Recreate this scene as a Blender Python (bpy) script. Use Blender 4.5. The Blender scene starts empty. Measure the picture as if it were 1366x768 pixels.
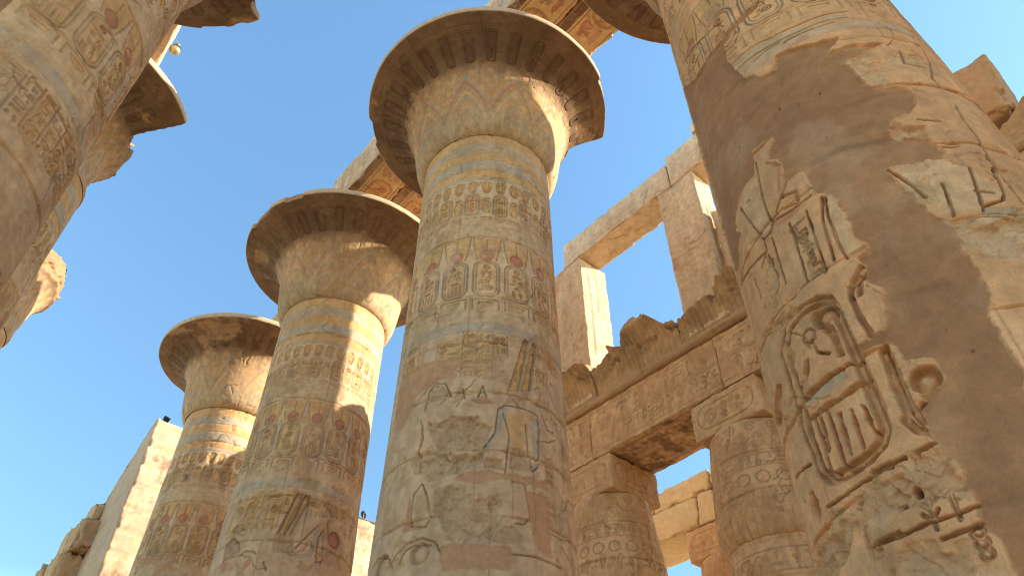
import bpy, math
import numpy as np
from mathutils import Matrix, Vector

scene = bpy.context.scene
COLL = scene.collection

# ------------------------------------------------------------------ camera
cam_data = bpy.data.cameras.new("camera")
cam_data.sensor_fit = 'HORIZONTAL'; cam_data.sensor_width = 36.0
cam_data.lens = 955.741 / 1366 * 36.0
cam_data.clip_start = 0.05; cam_data.clip_end = 3000
cam = bpy.data.objects.new("camera", cam_data); COLL.objects.link(cam)
_r = Vector((0.7589771, -0.6511092, -0.0032494)); _u = Vector((-0.4443620, -0.5216133, 0.7283282)); _f = Vector((0.4759161, 0.5513405, 0.6852208))
CAM = Vector((-7.25584, -1.61862, 1.6))
cam.matrix_world = Matrix(((_r.x, _u.x, -_f.x, CAM.x), (_r.y, _u.y, -_f.y, CAM.y), (_r.z, _u.z, -_f.z, CAM.z), (0, 0, 0, 1)))
scene.camera = cam

# ------------------------------------------------------------------ daylight
SUN_AZ, SUN_EL = math.radians(130.0), math.radians(21.5)      # azimuth measured from +Y towards +X
world = bpy.data.worlds.new("World"); scene.world = world; world.use_nodes = True
nt = world.node_tree
sky = nt.nodes.new('ShaderNodeTexSky'); sky.sky_type = 'NISHITA'; sky.sun_disc = False
sky.sun_elevation = SUN_EL; sky.sun_rotation = SUN_AZ
sky.air_density = 1.25; sky.dust_density = 0.5; sky.ozone_density = 3.0; sky.altitude = 80
bg = nt.nodes['Background']; bg.inputs['Strength'].default_value = 0.128
tint = nt.nodes.new('ShaderNodeVectorMath'); tint.operation = 'MULTIPLY'; tint.inputs[1].default_value = (0.87, 1.02, 1.01)
tco = nt.nodes.new('ShaderNodeTexCoord'); sxyz = nt.nodes.new('ShaderNodeSeparateXYZ'); mr = nt.nodes.new('ShaderNodeValToRGB')                       # clear desert air: dusty glow at the horizon, deep blue above it
for _e, (_p, _v) in zip([mr.color_ramp.elements[0], mr.color_ramp.elements[1], mr.color_ramp.elements.new(.17), mr.color_ramp.elements.new(.32)], ((0, 1.5), (.85, .98), (.17, 1.4), (.32, .66))):
    _e.position = _p; _e.color = (_v, _v, _v, 1)
gr = nt.nodes.new('ShaderNodeVectorMath'); gr.operation = 'SCALE'
nt.links.new(tco.outputs['Generated'], sxyz.inputs[0]); nt.links.new(sxyz.outputs['Z'], mr.inputs['Fac'])
nt.links.new(sky.outputs['Color'], tint.inputs[0]); nt.links.new(tint.outputs['Vector'], gr.inputs[0]); nt.links.new(mr.outputs[0], gr.inputs['Scale']); nt.links.new(gr.outputs['Vector'], bg.inputs['Color'])
sun_data = bpy.data.lights.new("sun", 'SUN'); sun_data.energy = 3.1; sun_data.angle = math.radians(0.53); sun_data.color = (1.0, 0.92, 0.77)
sun = bpy.data.objects.new("sun", sun_data); COLL.objects.link(sun)
sdir = Vector((math.sin(SUN_AZ) * math.cos(SUN_EL), math.cos(SUN_AZ) * math.cos(SUN_EL), math.sin(SUN_EL)))
sun.rotation_euler = sdir.to_track_quat('Z', 'Y').to_euler(); sun.location = (40, -20, 40)
scene.view_settings.view_transform = 'Standard'; scene.view_settings.look = 'None'
scene.view_settings.exposure = 1.80; scene.view_settings.gamma = 1.0
scene.render.engine = 'CYCLES'
scene.cycles.use_denoising = True; scene.cycles.pixel_filter_type = 'BLACKMAN_HARRIS'; scene.cycles.filter_width = 1.1
scene.cycles.max_bounces = 8; scene.cycles.diffuse_bounces = 6
scene.cycles.use_adaptive_sampling = False

# ------------------------------------------------------------------ noise
def _hash(ix, iy, iz, seed):
    h = (ix.astype(np.uint32) * np.uint32(374761393) + iy.astype(np.uint32) * np.uint32(668265263)
         + iz.astype(np.uint32) * np.uint32(2147483647) + np.uint32(seed * 974711 & 0xffffffff))
    h = (h ^ (h >> np.uint32(13))) * np.uint32(1274126177)
    h = h ^ (h >> np.uint32(16))
    return h.astype(np.float32) * np.float32(2.0 / 4294967295.0) - np.float32(1)
def vnoise(x, y, z, seed=0):
    x, y, z = np.broadcast_arrays(np.float32(x), np.float32(y), np.float32(z))
    fx, fy, fz = np.floor(x), np.floor(y), np.floor(z)
    ix, iy, iz = fx.astype(np.int64), fy.astype(np.int64), fz.astype(np.int64)
    tx, ty, tz = x - fx, y - fy, z - fz
    tx = tx * tx * (3 - 2 * tx); ty = ty * ty * (3 - 2 * ty); tz = tz * tz * (3 - 2 * tz)
    flat = np.ndim(z) and z.size and float(np.ptp(z)) == 0 and float(tz.flat[0]) == 0
    def lay(k):
        a = _hash(ix, iy, iz + k, seed); b = _hash(ix + 1, iy, iz + k, seed)
        c = _hash(ix, iy + 1, iz + k, seed); d = _hash(ix + 1, iy + 1, iz + k, seed)
        return (a + (b - a) * tx) * (1 - ty) + (c + (d - c) * tx) * ty
    l0 = lay(0)
    if flat: return l0
    return l0 + (lay(1) - l0) * tz
def fbm(x, y, z=0.0, freq=1.0, octv=4, seed=0, gain=0.5):
    out = 0; amp = 1.0; tot = 0
    for o in range(octv):
        off = 17.3 * o
        out = out + amp * vnoise(np.asarray(x) * freq + off, np.asarray(y) * freq - off, np.asarray(z) * freq if np.ndim(z) else 0.0, seed + o)
        tot += amp; amp *= gain; freq *= 2.03
    return out / tot
def sstep(a, b, x):
    t = np.clip((x - a) / (b - a), 0, 1); return t * t * (3 - 2 * t)

def worley(x, y, z, freq=1.0, seed=0):
    """distance to the nearest jittered lattice point: faceted, broken-stone relief"""
    ks = (0,) if np.ndim(z) == 0 and z == 0 else (-1, 0, 1)
    x, y, z = np.broadcast_arrays(np.float32(np.asarray(x) * freq), np.float32(np.asarray(y) * freq), np.float32(np.asarray(z) * freq))
    fx, fy, fz = np.floor(x).astype(np.int64), np.floor(y).astype(np.int64), np.floor(z).astype(np.int64)
    best = np.full(x.shape, 9.0, np.float32)
    for i in (-1, 0, 1):
        for j in (-1, 0, 1):
            for k in ks:
                cx, cy, cz = fx + i, fy + j, fz + k
                px = cx + .5 + .45 * _hash(cx, cy, cz, seed); py = cy + .5 + .45 * _hash(cx, cy, cz, seed + 1); pz = cz + .5 + .45 * _hash(cx, cy, cz, seed + 2)
                best = np.minimum(best, np.sqrt((px - x) ** 2 + (py - y) ** 2 + (pz - z) ** 2))
    return best
def facets(x, y, z, freq=1.0, seed=0, tiltk=1.1):
    """piecewise-planar relief with sharp steps, like freshly broken sandstone (about -1..1)"""
    ks = (0,) if np.ndim(z) == 0 and z == 0 else (-1, 0, 1)
    x, y, z = np.broadcast_arrays(np.float32(np.asarray(x) * freq), np.float32(np.asarray(y) * freq), np.float32(np.asarray(z) * freq))
    fx, fy, fz = np.floor(x).astype(np.int64), np.floor(y).astype(np.int64), np.floor(z).astype(np.int64)
    best = np.full(x.shape, 9.0, np.float32); val = np.zeros(x.shape, np.float32)
    for i in (-1, 0, 1):
        for j in (-1, 0, 1):
            for k in ks:
                cx, cy, cz = fx + i, fy + j, fz + k
                a, b, c = _hash(cx, cy, cz, seed), _hash(cx, cy, cz, seed + 1), _hash(cx, cy, cz, seed + 2)
                dx, dy, dz = x - (cx + .5 + .45 * a), y - (cy + .5 + .45 * b), z - (cz + .5 + .45 * c)
                d = dx * dx + dy * dy + dz * dz; m = d < best
                v = .6 * _hash(cx, cy, cz, seed + 3) + tiltk * (b * dx + c * dy + a * dz)
                best = np.where(m, d, best); val = np.where(m, v, val)
    return val
# ------------------------------------------------------------------ colours (albedo)
STONE = np.array((0.60, 0.39, 0.215)); STONE2 = np.array((0.50, 0.30, 0.155)); PALE = np.array((0.67, 0.46, 0.285))
PLASTER = np.array((0.36, 0.172, 0.083)); GREYSTONE = np.array((0.45, 0.285, 0.165))
OCHRE = np.array((0.62, 0.345, 0.13)); BLUE = np.array((0.43, 0.36, 0.275)); RED = np.array((0.46, 0.18, 0.115)); GREEN = np.array((0.45, 0.34, 0.185))
OUTLINE = np.array((.105, .062, .036)); SOOT = np.array((0.075, 0.045, 0.028)); BROWN = np.array((0.17, 0.095, 0.052))

# ------------------------------------------------------------------ 2-D distance fields
def d_seg(X, Z, a, b):
    ax, az = a; bx, bz = b
    dx, dz = bx - ax, bz - az; L = dx * dx + dz * dz + 1e-12
    t = np.clip(((X - ax) * dx + (Z - az) * dz) / L, 0, 1)
    return np.hypot(X - ax - t * dx, Z - az - t * dz)
def d_line(X, Z, pts):
    d = None
    for a, b in zip(pts[:-1], pts[1:]):
        e = d_seg(X, Z, a, b); d = e if d is None else np.minimum(d, e)
    return d
def d_poly(X, Z, pts):
    d = d_line(X, Z, list(pts) + [pts[0]])
    inside = np.zeros(X.shape, bool)
    n = len(pts)
    for i in range(n):
        x0, z0 = pts[i]; x1, z1 = pts[(i + 1) % n]
        c = (z0 > Z) != (z1 > Z)
        if z1 != z0: inside ^= c & (X < (x1 - x0) * (Z - z0) / (z1 - z0) + x0)
    return np.where(inside, -d, d)
def d_rbox(X, Z, cx, cz, hx, hz, r):
    qx, qz = np.abs(X - cx) - (hx - r), np.abs(Z - cz) - (hz - r)
    return np.hypot(np.maximum(qx, 0), np.maximum(qz, 0)) + np.minimum(np.maximum(qx, qz), 0) - r
def d_ell(X, Z, cx, cz, rx, rz):
    k = np.hypot((X - cx) / rx, (Z - cz) / rz); return (k - 1) * min(rx, rz)

# glyphs: (aspect w/h, primitives in a box w x 1)
W_ = [(0, .4), (.12, .62), (.24, .4), (.36, .62), (.48, .4), (.6, .62), (.72, .4), (.84, .62), (.96, .4), (1.08, .62)]
GLYPHS = {
 'disc': (1, [('ring', .5, .5, .40, .07), ('c', .5, .5, .15)]), 'sun': (1, [('c', .5, .5, .40)]),
 'reed': (.45, [('p', [(.16, 0), (.28, 0), (.36, .6), (.26, 1), (.1, .78), (.12, .35)])]),
 'reeds': (.9, [('p', [(.16, 0), (.28, 0), (.36, .6), (.26, 1), (.1, .78), (.12, .35)]), ('p', [(.61, 0), (.73, 0), (.81, .6), (.71, 1), (.55, .78), (.57, .35)])]),
 'water': (2.2, [('l', [(x * 2, z) for x, z in W_], .09)]),
 'bird': (1, [('e', .45, .48, .32, .2), ('c', .74, .8, .15), ('l', [(.88, .78), (.98, .72)], .06), ('l', [(.2, .42), (.02, .22)], .09), ('l', [(.45, .3), (.45, .04), (.6, .04)], .05), ('l', [(.7, .68), (.6, .5)], .12)]),
 'owl': (.8, [('e', .36, .45, .24, .32), ('c', .42, .82, .17), ('l', [(.2, .25), (.05, .02)], .09), ('l', [(.4, .15), (.42, .03), (.58, .03)], .05)]),
 'ankh': (.6, [('ring', .3, .76, .17, .07), ('l', [(.3, .58), (.3, .02)], .08), ('l', [(.03, .5), (.57, .5)], .075)]),
 'was': (.4, [('l', [(.2, 0), (.2, .85), (.36, .95)], .06), ('l', [(.2, .86), (.04, .78)], .06)]),
 'eye': (1.8, [('l', [(.05, .5), (.5, .8), (1.1, .75), (1.7, .45)], .08), ('l', [(.05, .5), (.6, .3), (1.2, .3), (1.7, .45)], .07), ('c', .8, .53, .17)]),
 'bread': (1.2, [('p', [(.05, .2), (1.15, .2), (1.08, .5), (.85, .72), (.6, .8), (.35, .72), (.12, .5)])]),
 'basket': (1.5, [('p', [(.02, .75), (1.48, .75), (1.35, .45), (1.05, .2), (.75, .12), (.45, .2), (.15, .45)])]),
 'viper': (1.9, [('l', [(.05, .2), (.5, .45), (.9, .25), (1.3, .4), (1.6, .35), (1.75, .62)], .1), ('l', [(1.75, .62), (1.85, .8)], .05), ('l', [(1.7, .62), (1.6, .8)], .05)]),
 'cobra': (.8, [('l', [(.02, .1), (.4, .12), (.66, .25), (.6, .5), (.4, .68), (.42, .88), (.6, .9)], .1), ('e', .5, .55, .13, .24)]),
 'man': (.75, [('c', .34, .85, .13), ('p', [(.15, .68), (.5, .7), (.5, .35), (.7, .32), (.7, .06), (.08, .06), (.1, .4)]), ('l', [(.48, .62), (.7, .55), (.68, .75)], .05)]),
 'scarab': (.9, [('e', .45, .5, .24, .32), ('c', .45, .85, .11), ('l', [(.2, .65), (.05, .85)], .05), ('l', [(.7, .65), (.85, .85)], .05), ('l', [(.22, .35), (.05, .1)], .05), ('l', [(.68, .35), (.85, .1)], .05), ('l', [(.22, .5), (.02, .5)], .05), ('l', [(.68, .5), (.88, .5)], .05)]),
 'board': (1.6, [('b', .02, .22, 1.58, .5)] + [('b', .08 + .21 * k, .5, .17 + .21 * k, .78) for k in range(7)]),
 'djed': (.5, [('b', .18, 0, .32, .95)] + [('b', .04, .5 + .13 * k, .46, .56 + .13 * k) for k in range(4)]),
 'nefer': (.45, [('e', .22, .2, .17, .18), ('l', [(.22, .3), (.22, .98)], .06), ('l', [(.07, .8), (.37, .8)], .055)]),
 'feather': (.4, [('p', [(.14, 0), (.24, 0), (.26, .55), (.38, .8), (.3, .98), (.14, .95), (.08, .6)])]),
 'bolt': (1.7, [('l', [(.03, .5), (1.67, .5)], .08), ('l', [(.7, .38), (.7, .62)], .09), ('l', [(1.0, .38), (1.0, .62)], .09)]),
 'house': (1.4, [('l', [(.55, .2), (.07, .2), (.07, .78), (1.33, .78), (1.33, .2), (.85, .2)], .085)]),
 'throne': (.75, [('l', [(.06, .05), (.06, .95), (.2, .95), (.2, .5), (.68, .5), (.68, .05), (.06, .05)], .07)]),
 'arm': (1.8, [('l', [(.04, .35), (.1, .62), (.5, .55), (1.5, .5), (1.75, .62)], .1)]),
 'leg': (.5, [('l', [(.2, .98), (.2, .12), (.48, .1)], .13)]),
 'strokes': (.8, [('b', .1, .2, .2, .8), ('b', .35, .2, .45, .8), ('b', .6, .2, .7, .8)]),
 'pool': (1.5, [('l', [(.05, .25), (1.45, .25), (1.45, .75), (.05, .75), (.05, .25)], .07), ('l', [(.05, .5), (1.45, .5)], .05)]),
 'stool': (.7, [('l', [(.05, .1), (.65, .1), (.65, .85), (.05, .85), (.05, .1)], .075), ('b', .2, .3, .5, .42)]),
 'plant': (.6, [('l', [(.3, 0), (.3, .95)], .055), ('l', [(.3, .6), (.08, .9)], .055), ('l', [(.3, .6), (.52, .9)], .055), ('l', [(.3, .25), (.08, .5)], .05), ('l', [(.3, .25), (.52, .5)], .05)]),
 'rope': (.5, [('ring', .25, .8, .14, .06), ('ring', .25, .5, .14, .06), ('ring', .25, .2, .14, .06)]),
 'jar': (.6, [('p', [(.2, 0), (.4, 0), (.54, .5), (.48, .72), (.38, .8), (.44, 1), (.16, 1), (.22, .8), (.12, .72), (.06, .5)])]),
}
TALL = ['reed', 'ankh', 'was', 'djed', 'nefer', 'feather', 'leg', 'rope', 'plant', 'jar']
WIDE = ['water', 'eye', 'bread', 'basket', 'viper', 'board', 'bolt', 'house', 'arm', 'pool']
SQ = ['disc', 'sun', 'bird', 'owl', 'man', 'scarab', 'cobra', 'throne', 'reeds', 'strokes', 'stool']
ALLG = TALL + WIDE + SQ

class Canvas:
    """height (m, + outwards) and albedo over a regular sheet of surface points"""
    def __init__(self, S, Z, base=STONE, seed=0):
        self.S, self.Z = np.asarray(S, np.float64), np.asarray(Z, np.float64)
        self.H = np.zeros((len(Z), len(S)), np.float32)
        self.C = np.ones((len(Z), len(S), 3), np.float32) * np.asarray(base, np.float32)
        self.rng = np.random.default_rng(seed); self.seed = seed
        self.res = float(min(np.diff(self.S).min(), .2)) if len(self.S) > 1 else .1
        self.mw = .5 * self.res; self.wob = 0.0; self.wn = None; self.outk = .8
    def win(self, x0, x1, z0, z1, m=.06):
        i0, i1 = np.searchsorted(self.S, (x0 - m, x1 + m)); j0, j1 = np.searchsorted(self.Z, (z0 - m, z1 + m))
        if i1 <= i0 or j1 <= j0: return None
        X, Z = np.meshgrid(self.S[i0:i1], self.Z[j0:j1]); return (slice(j0, j1), slice(i0, i1)), X, Z
    def cut(self, w, sd, depth, soft=.008, bulge=.35, bw=.06, col=None, cmix=.8, out=.55):
        sd = sd + self.wob * self.wn[w] if self.wob else sd
        soft = max(soft, .3 * self.res)
        m = sstep(soft, -soft, sd)
        floor = depth * (1 - bulge * sstep(0, bw, -sd))
        self.H[w] = np.where(m > 0, np.minimum(self.H[w], self.H[w] * (1 - m) - floor * m + np.minimum(self.H[w], 0) * m * .5), self.H[w])
        if col is not None: self.tint(w, m, col, cmix)
        if out: self.tint(w, sstep(.010 + self.mw * .7, .003, np.abs(sd + .004)), OUTLINE, out * self.outk)   # painted outline of the sign
    def tint(self, w, m, col, mix=.8):
        k = (m * mix)[..., None]; self.C[w] = self.C[w] * (1 - k) + np.asarray(col, np.float32) * k
    def line(self, pts, width=.02, depth=.025, col=None, cmix=.7, out=.5):
        width = max(width, self.mw)
        xs, zs = [p[0] for p in pts], [p[1] for p in pts]
        q = self.win(min(xs), max(xs), min(zs), max(zs), .1)
        if q is None: return
        w, X, Z = q; self.cut(w, d_line(X, Z, pts) - width, depth, .008, 0, .06, col, cmix, out)
    def poly(self, pts, depth=.02, col=None, cmix=.8, ragged=0, soft=.012, bulge=.3, rough=0, seed=1, edge=0, facet=False):
        xs, zs = [p[0] for p in pts], [p[1] for p in pts]
        q = self.win(min(xs), max(xs), min(zs), max(zs), .15)
        if q is None: return
        w, X, Z = q; sd = d_poly(X, Z, pts)
        if ragged: sd = sd + ragged * (fbm(X, Z, 0, 4.5, 5, seed, .62) + .5 * (worley(X, Z, 0, 9, seed + 2) - .45))
        m = sstep(soft, -soft, sd)
        h = -depth * (1 - bulge * sstep(0, .1, -sd))
        if rough:
            h = h + rough * fbm(X, Z, 0, 5, 5, seed + 5, .6)
            if facet: h = h * (.55 + .75 * (fbm(X, Z, 0, 1.6, 3, seed + 8) + .5)) + rough * .8 * facets(X + .05 * fbm(X, Z, 0, 6, 3, seed + 9), Z, 0, 4.5, seed + 7) + rough * .45 * facets(X, Z, 0, 13, seed + 6)
        self.H[w] = self.H[w] * (1 - m) + h * m
        if edge: self.H[w] += edge * np.exp(-((sd - .02) / .03) ** 2)
        if col is not None: self.tint(w, m, col, cmix)
    def glyph(self, name, x, z, h, wmax=None, depth=.03, col=None, flip=False):
        asp, prims = GLYPHS[name]; wd = asp * h
        if wmax and wd > wmax: h2 = wmax / asp; z = z + (h - h2) / 2; h = h2; wd = wmax
        q = self.win(x - wd / 2, x + wd / 2, z, z + h, .03)
        if q is None: return
        w, X, Z = q; U = (X - x) / h; U = (-U if flip else U) + asp / 2; V = (Z - z) / h
        sd = None
        for p in prims:
            if p[0] == 'c': e = np.hypot(U - p[1], V - p[2]) - p[3]
            elif p[0] == 'ring': e = np.abs(np.hypot(U - p[1], V - p[2]) - p[3]) - p[4]
            elif p[0] == 'e': e = d_ell(U, V, *p[1:])
            elif p[0] == 'l': e = d_line(U, V, p[1]) - p[2]
            elif p[0] == 'p': e = d_poly(U, V, p[1])
            elif p[0] == 'b': e = d_rbox(U, V, (p[1] + p[3]) / 2, (p[2] + p[4]) / 2, (p[3] - p[1]) / 2, (p[4] - p[2]) / 2, .02)
            sd = e if sd is None else np.minimum(sd, e)
        self.cut(w, sd * h - .25 * self.res, depth, min(.010, h * .03), .4, h * .12, col)
    def texcol(self, x0, x1, z0, z1, depth=.03, ground=None, rule=True, col=None, size=None):
        """a column of glyph groups filling x0..x1, read downwards"""
        if x1 < x0: x0, x1 = x1, x0
        if z1 < z0: z0, z1 = z1, z0
        r = self.rng; wd = (x1 - x0)
        if ground is not None:
            q = self.win(x0, x1, z0, z1, 0)
            if q: self.tint(q[0], np.ones(q[1].shape), ground, .6)
        if rule:
            for x in (x0, x1): self.line([(x, z0), (x, z1)], .007, .014)
        z = z1 - .02; ww = wd * .84; c = (x0 + x1) / 2; flip = r.random() < .5
        while z > z0 + wd * .2:
            k = r.random()
            if k < .33:
                h = min(wd * .42, z - z0); self.glyph(WIDE[r.integers(len(WIDE))], c, z - h, h, ww, depth, col, flip)
            elif k < .62:
                h = min(wd * .8, z - z0)
                for s in (-.22, .22): self.glyph((TALL + SQ)[r.integers(len(TALL + SQ))], c + s * wd, z - h, h, ww * .46, depth, col, flip)
            elif k < .82:
                h = min(wd * .72, z - z0); self.glyph(SQ[r.integers(len(SQ))], c, z - h, h, ww, depth, col, flip)
            else:
                h = min(wd * .8, z - z0); self.glyph(TALL[r.integers(len(TALL))], c - .25 * wd, z - h, h, ww * .4, depth, col, flip)
                for q_ in (0, .5): self.glyph((WIDE + SQ)[r.integers(len(WIDE + SQ))], c + .16 * wd, z - h + q_ * h, h * .46, ww * .5, depth, col, flip)
            z -= h + .02
    def texrow(self, x0, x1, z0, z1, depth=.03, ground=None, rule=True, col=None):
        r = self.rng; h = z1 - z0; x = x0 + .05
        if ground is not None:
            q = self.win(x0, x1, z0, z1, 0)
            if q: self.tint(q[0], np.ones(q[1].shape), ground, .6)
        if rule:
            for z in (z0, z1): self.line([(x0, z), (x1, z)], .007, .014)
        while x < x1 - h * .3:
            k = r.random(); g = .06 * h
            if k < .45:
                n = (TALL + SQ)[r.integers(len(TALL + SQ))]; wd = GLYPHS[n][0] * h * .8
                if x + wd > x1: break
                self.glyph(n, x + wd / 2, z0 + h * .1, h * .8, None, depth, col)
            else:
                wd = h * .85
                if x + wd > x1: break
                for q_ in (.08, .52): self.glyph(ALLG[r.integers(len(ALLG))], x + wd / 2, z0 + q_ * h, h * .4, wd, depth, col)
            x += wd + g
    def cartouche(self, x, z0, z1, wd, depth=.03, ground=OCHRE, disc=True, ring=BLUE, inner=True):
        hz, hx, cz = (z1 - z0) / 2, wd / 2, (z0 + z1) / 2
        q = self.win(x - hx, x + hx, z0, z1)
        if q is None: return
        w, X, Z = q; sd = d_rbox(X, Z, x, cz, hx, hz, hx * .75)
        if ground is not None: self.tint(w, sstep(.0, -.02, sd), np.asarray(ground) * self.rng.uniform(.82, 1.12) * np.array((1, self.rng.uniform(.88, 1.06), 1)), self.rng.uniform(.45, .8))
        if ring is not None: self.tint(w, sstep(.025, .0, np.abs(sd + .03)), ring, .7)
        self.cut(w, np.abs(sd) - max(.012, self.mw), depth, .008, 0)
        self.cut(w, np.abs(sd + .06) - max(.007, self.mw * .7), depth * .7, .008, 0)
        if inner:
            r = self.rng; ih = (z1 - z0) - .2; iw = wd - .2; zz = z1 - .1; kind = r.integers(3)
            self.glyph('disc', x + (0 if kind else -.12) * wd, zz - iw * .42, iw * .42, iw, depth, RED if r.random() < .4 else None); zz -= iw * .47
            rem = zz - z0 - .1
            if kind == 0:
                self.glyph('man', x - iw * .22, zz - rem * .42, rem * .42, iw * .5, depth); self.glyph(TALL[r.integers(len(TALL))], x + iw * .25, zz - rem * .42, rem * .42, iw * .45, depth); zz -= rem * .46
                self.glyph('board', x, zz - rem * .16, rem * .16, iw, depth); zz -= rem * .18
                for k in range(4): self.line([(x + iw * (-.36 + .24 * k), zz - .02), (x + iw * (-.36 + .24 * k), z0 + .1)], .018, depth)
            elif kind == 1:
                for k in range(2):
                    self.glyph(WIDE[r.integers(len(WIDE))], x, zz - rem * .2, rem * .2, iw, depth); zz -= rem * .23
                    for s in (-.24, .24): self.glyph((TALL + SQ)[r.integers(len(TALL + SQ))], x + s * iw, zz - rem * .27, rem * .27, iw * .45, depth)
                    zz -= rem * .29
            else:
                self.glyph(SQ[r.integers(len(SQ))], x, zz - rem * .36, rem * .36, iw, depth); zz -= rem * .4
                self.glyph('house', x - iw * .1, zz - rem * .22, rem * .22, iw * .8, depth); zz -= rem * .26
                self.glyph('disc', x + iw * .18, zz - rem * .24, rem * .24, iw * .5, depth, RED); self.glyph('cobra', x - iw * .2, zz - rem * .26, rem * .26, iw * .5, depth)
    def band(self, z0, z1, col, mix=.75, groove=True):
        j0, j1 = np.searchsorted(self.Z, (z0, z1))
        self.C[j0:j1] = self.C[j0:j1] * (1 - mix) + np.asarray(col, np.float32) * mix
        if groove: self.hline(z0); self.hline(z1)
    def hline(self, z, depth=.016, wd=.011):
        j0, j1 = np.searchsorted(self.Z, (z - .05, z + .05))
        if j1 > j0:
            e = sstep(wd + .008, wd - .006, np.abs(self.Z[j0:j1] - z))[:, None]; self.H[j0:j1] = np.minimum(self.H[j0:j1], -depth * e)
    def weather(self, flake=.25, rough=.006, joint=(), seed=0, pits=True, stone=STONE2, pale=.4, erode=.55, vjoint=2, cracks=.55):
        """paint flaked back to stone, chips, drum joints: wear with a shape of its own"""
        S, Z = np.meshgrid(self.S, self.Z)
        n = fbm(S, Z, 0, 1.3, 5, seed + 11, .6)
        k = sstep(.02, .22, n + flake - .25) * .75
        self.C = self.C * (1 - k[..., None]) + np.float32(stone) * k[..., None]
        n2 = fbm(S, Z, 0, 2.6, 5, seed + 31, .62); k = sstep(.12, .35, n2) * pale
        self.C = self.C * (1 - k[..., None]) + np.float32(PALE) * k[..., None]
        st = fbm(S * 2.2, Z * .35, 0, 1.6, 4, seed + 61, .6); self.C *= (1 + .22 * st)[..., None]
        self.C *= (1 + .16 * fbm(S, Z, 0, 9, 3, seed + 41))[..., None]
        self.H += np.float32(rough) * fbm(S, Z, 0, 7, 4, seed + 51, .55) + np.float32(rough * 1.6) * fbm(S, Z, 0, 1.1, 2, seed + 52)
        if pits:
            p = fbm(S, Z, 0, 3.4, 4, seed + 71, .6); k = sstep(.34, .42, p)
            self.H -= .02 * k * (1 + .8 * fbm(S, Z, 0, 18, 3, seed + 72)); self.C = self.C * (1 - .5 * k[..., None]) + np.float32(STONE2) * .5 * k[..., None]
        er = fbm(S, Z, 0, .75, 4, seed + 101, .6); er = sstep(.08, .38, er + .25 * fbm(S, Z, 0, 6, 3, seed + 102)) * erode
        self.H *= 1 - er; self.C = self.C * (1 - .55 * er[..., None]) + np.float32(stone) * .55 * er[..., None]
        rg = np.random.default_rng(seed + 7); bounds = [self.Z[0]] + list(joint) + [self.Z[-1]]
        for a, b in zip(bounds[:-1], bounds[1:]):
            if not len(joint): break
            j0, j1 = np.searchsorted(self.Z, (a, b)); self.C[j0:j1] *= 1 + rg.uniform(-.05, .05); self.H[j0:j1] += rg.uniform(-.007, .007)
            for x in rg.uniform(self.S[0], self.S[-1], vjoint): self.line([(x + rg.uniform(-.01, .01), a), (x, (a + b) / 2), (x + rg.uniform(-.02, .02), b)], .005, .02, None, 0, .25)
        for i, zj in enumerate(joint):
            e = np.abs(Z - zj - .03 * fbm(S, Z * 0, 0, .8, 4, seed + 80 + i)); wv = max(.007, self.mw * .9) + .018 * np.clip(fbm(S, Z * 0, 0, 2.1, 3, seed + 90 + i) + .25, 0, 1)
            k = sstep(wv + .008, wv - .004, e); self.H -= .045 * k
            ch = sstep(.09, .0, e) * sstep(.12, .3, fbm(S, Z, 0, 4, 4, seed + 95 + i)); self.H -= .03 * ch
        lo, hi = self.Z[0], self.Z[-1]; wdt = self.S[-1] - self.S[0]
        for k in range(int(cracks * wdt * (hi - lo))):
            x, z = rg.uniform(self.S[0], self.S[-1]), rg.uniform(lo, hi); a = rg.choice((0, np.pi, np.pi / 2, -np.pi / 2)) + rg.normal(0, .5); pts = [(x, z)]
            for q in range(rg.integers(4, 13)): a += rg.normal(0, .45); st_ = rg.uniform(.03, .11); x += st_ * math.cos(a); z += st_ * math.sin(a); pts.append((x, z))
            self.line(pts, .0035, .022, None, 0, .45)
        for k in range(int(cracks * 3 * wdt * (hi - lo))):
            x, z = rg.uniform(self.S[0], self.S[-1]), rg.uniform(lo, hi); R = rg.uniform(.012, .06) * rg.uniform(.5, 1); q = self.win(x - R, x + R, z - R, z + R, .03)
            if q is None or q[1].size < 4: continue
            sd = np.hypot(q[1] - x, (q[2] - z) * 1.5) - R + .35 * R * np.sin(3 * np.arctan2(q[2] - z, q[1] - x) + k) * np.sin(k * 1.7 + 5 * np.arctan2(q[2] - z, q[1] - x))
            m = sstep(.006, -.01, sd); self.H[q[0]] -= m * (.012 + .2 * R); self.tint(q[0], m, np.float32(stone) * rg.uniform(.8, 1.15), .5)
        np.clip(self.C, .01, .9, out=self.C)

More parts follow.
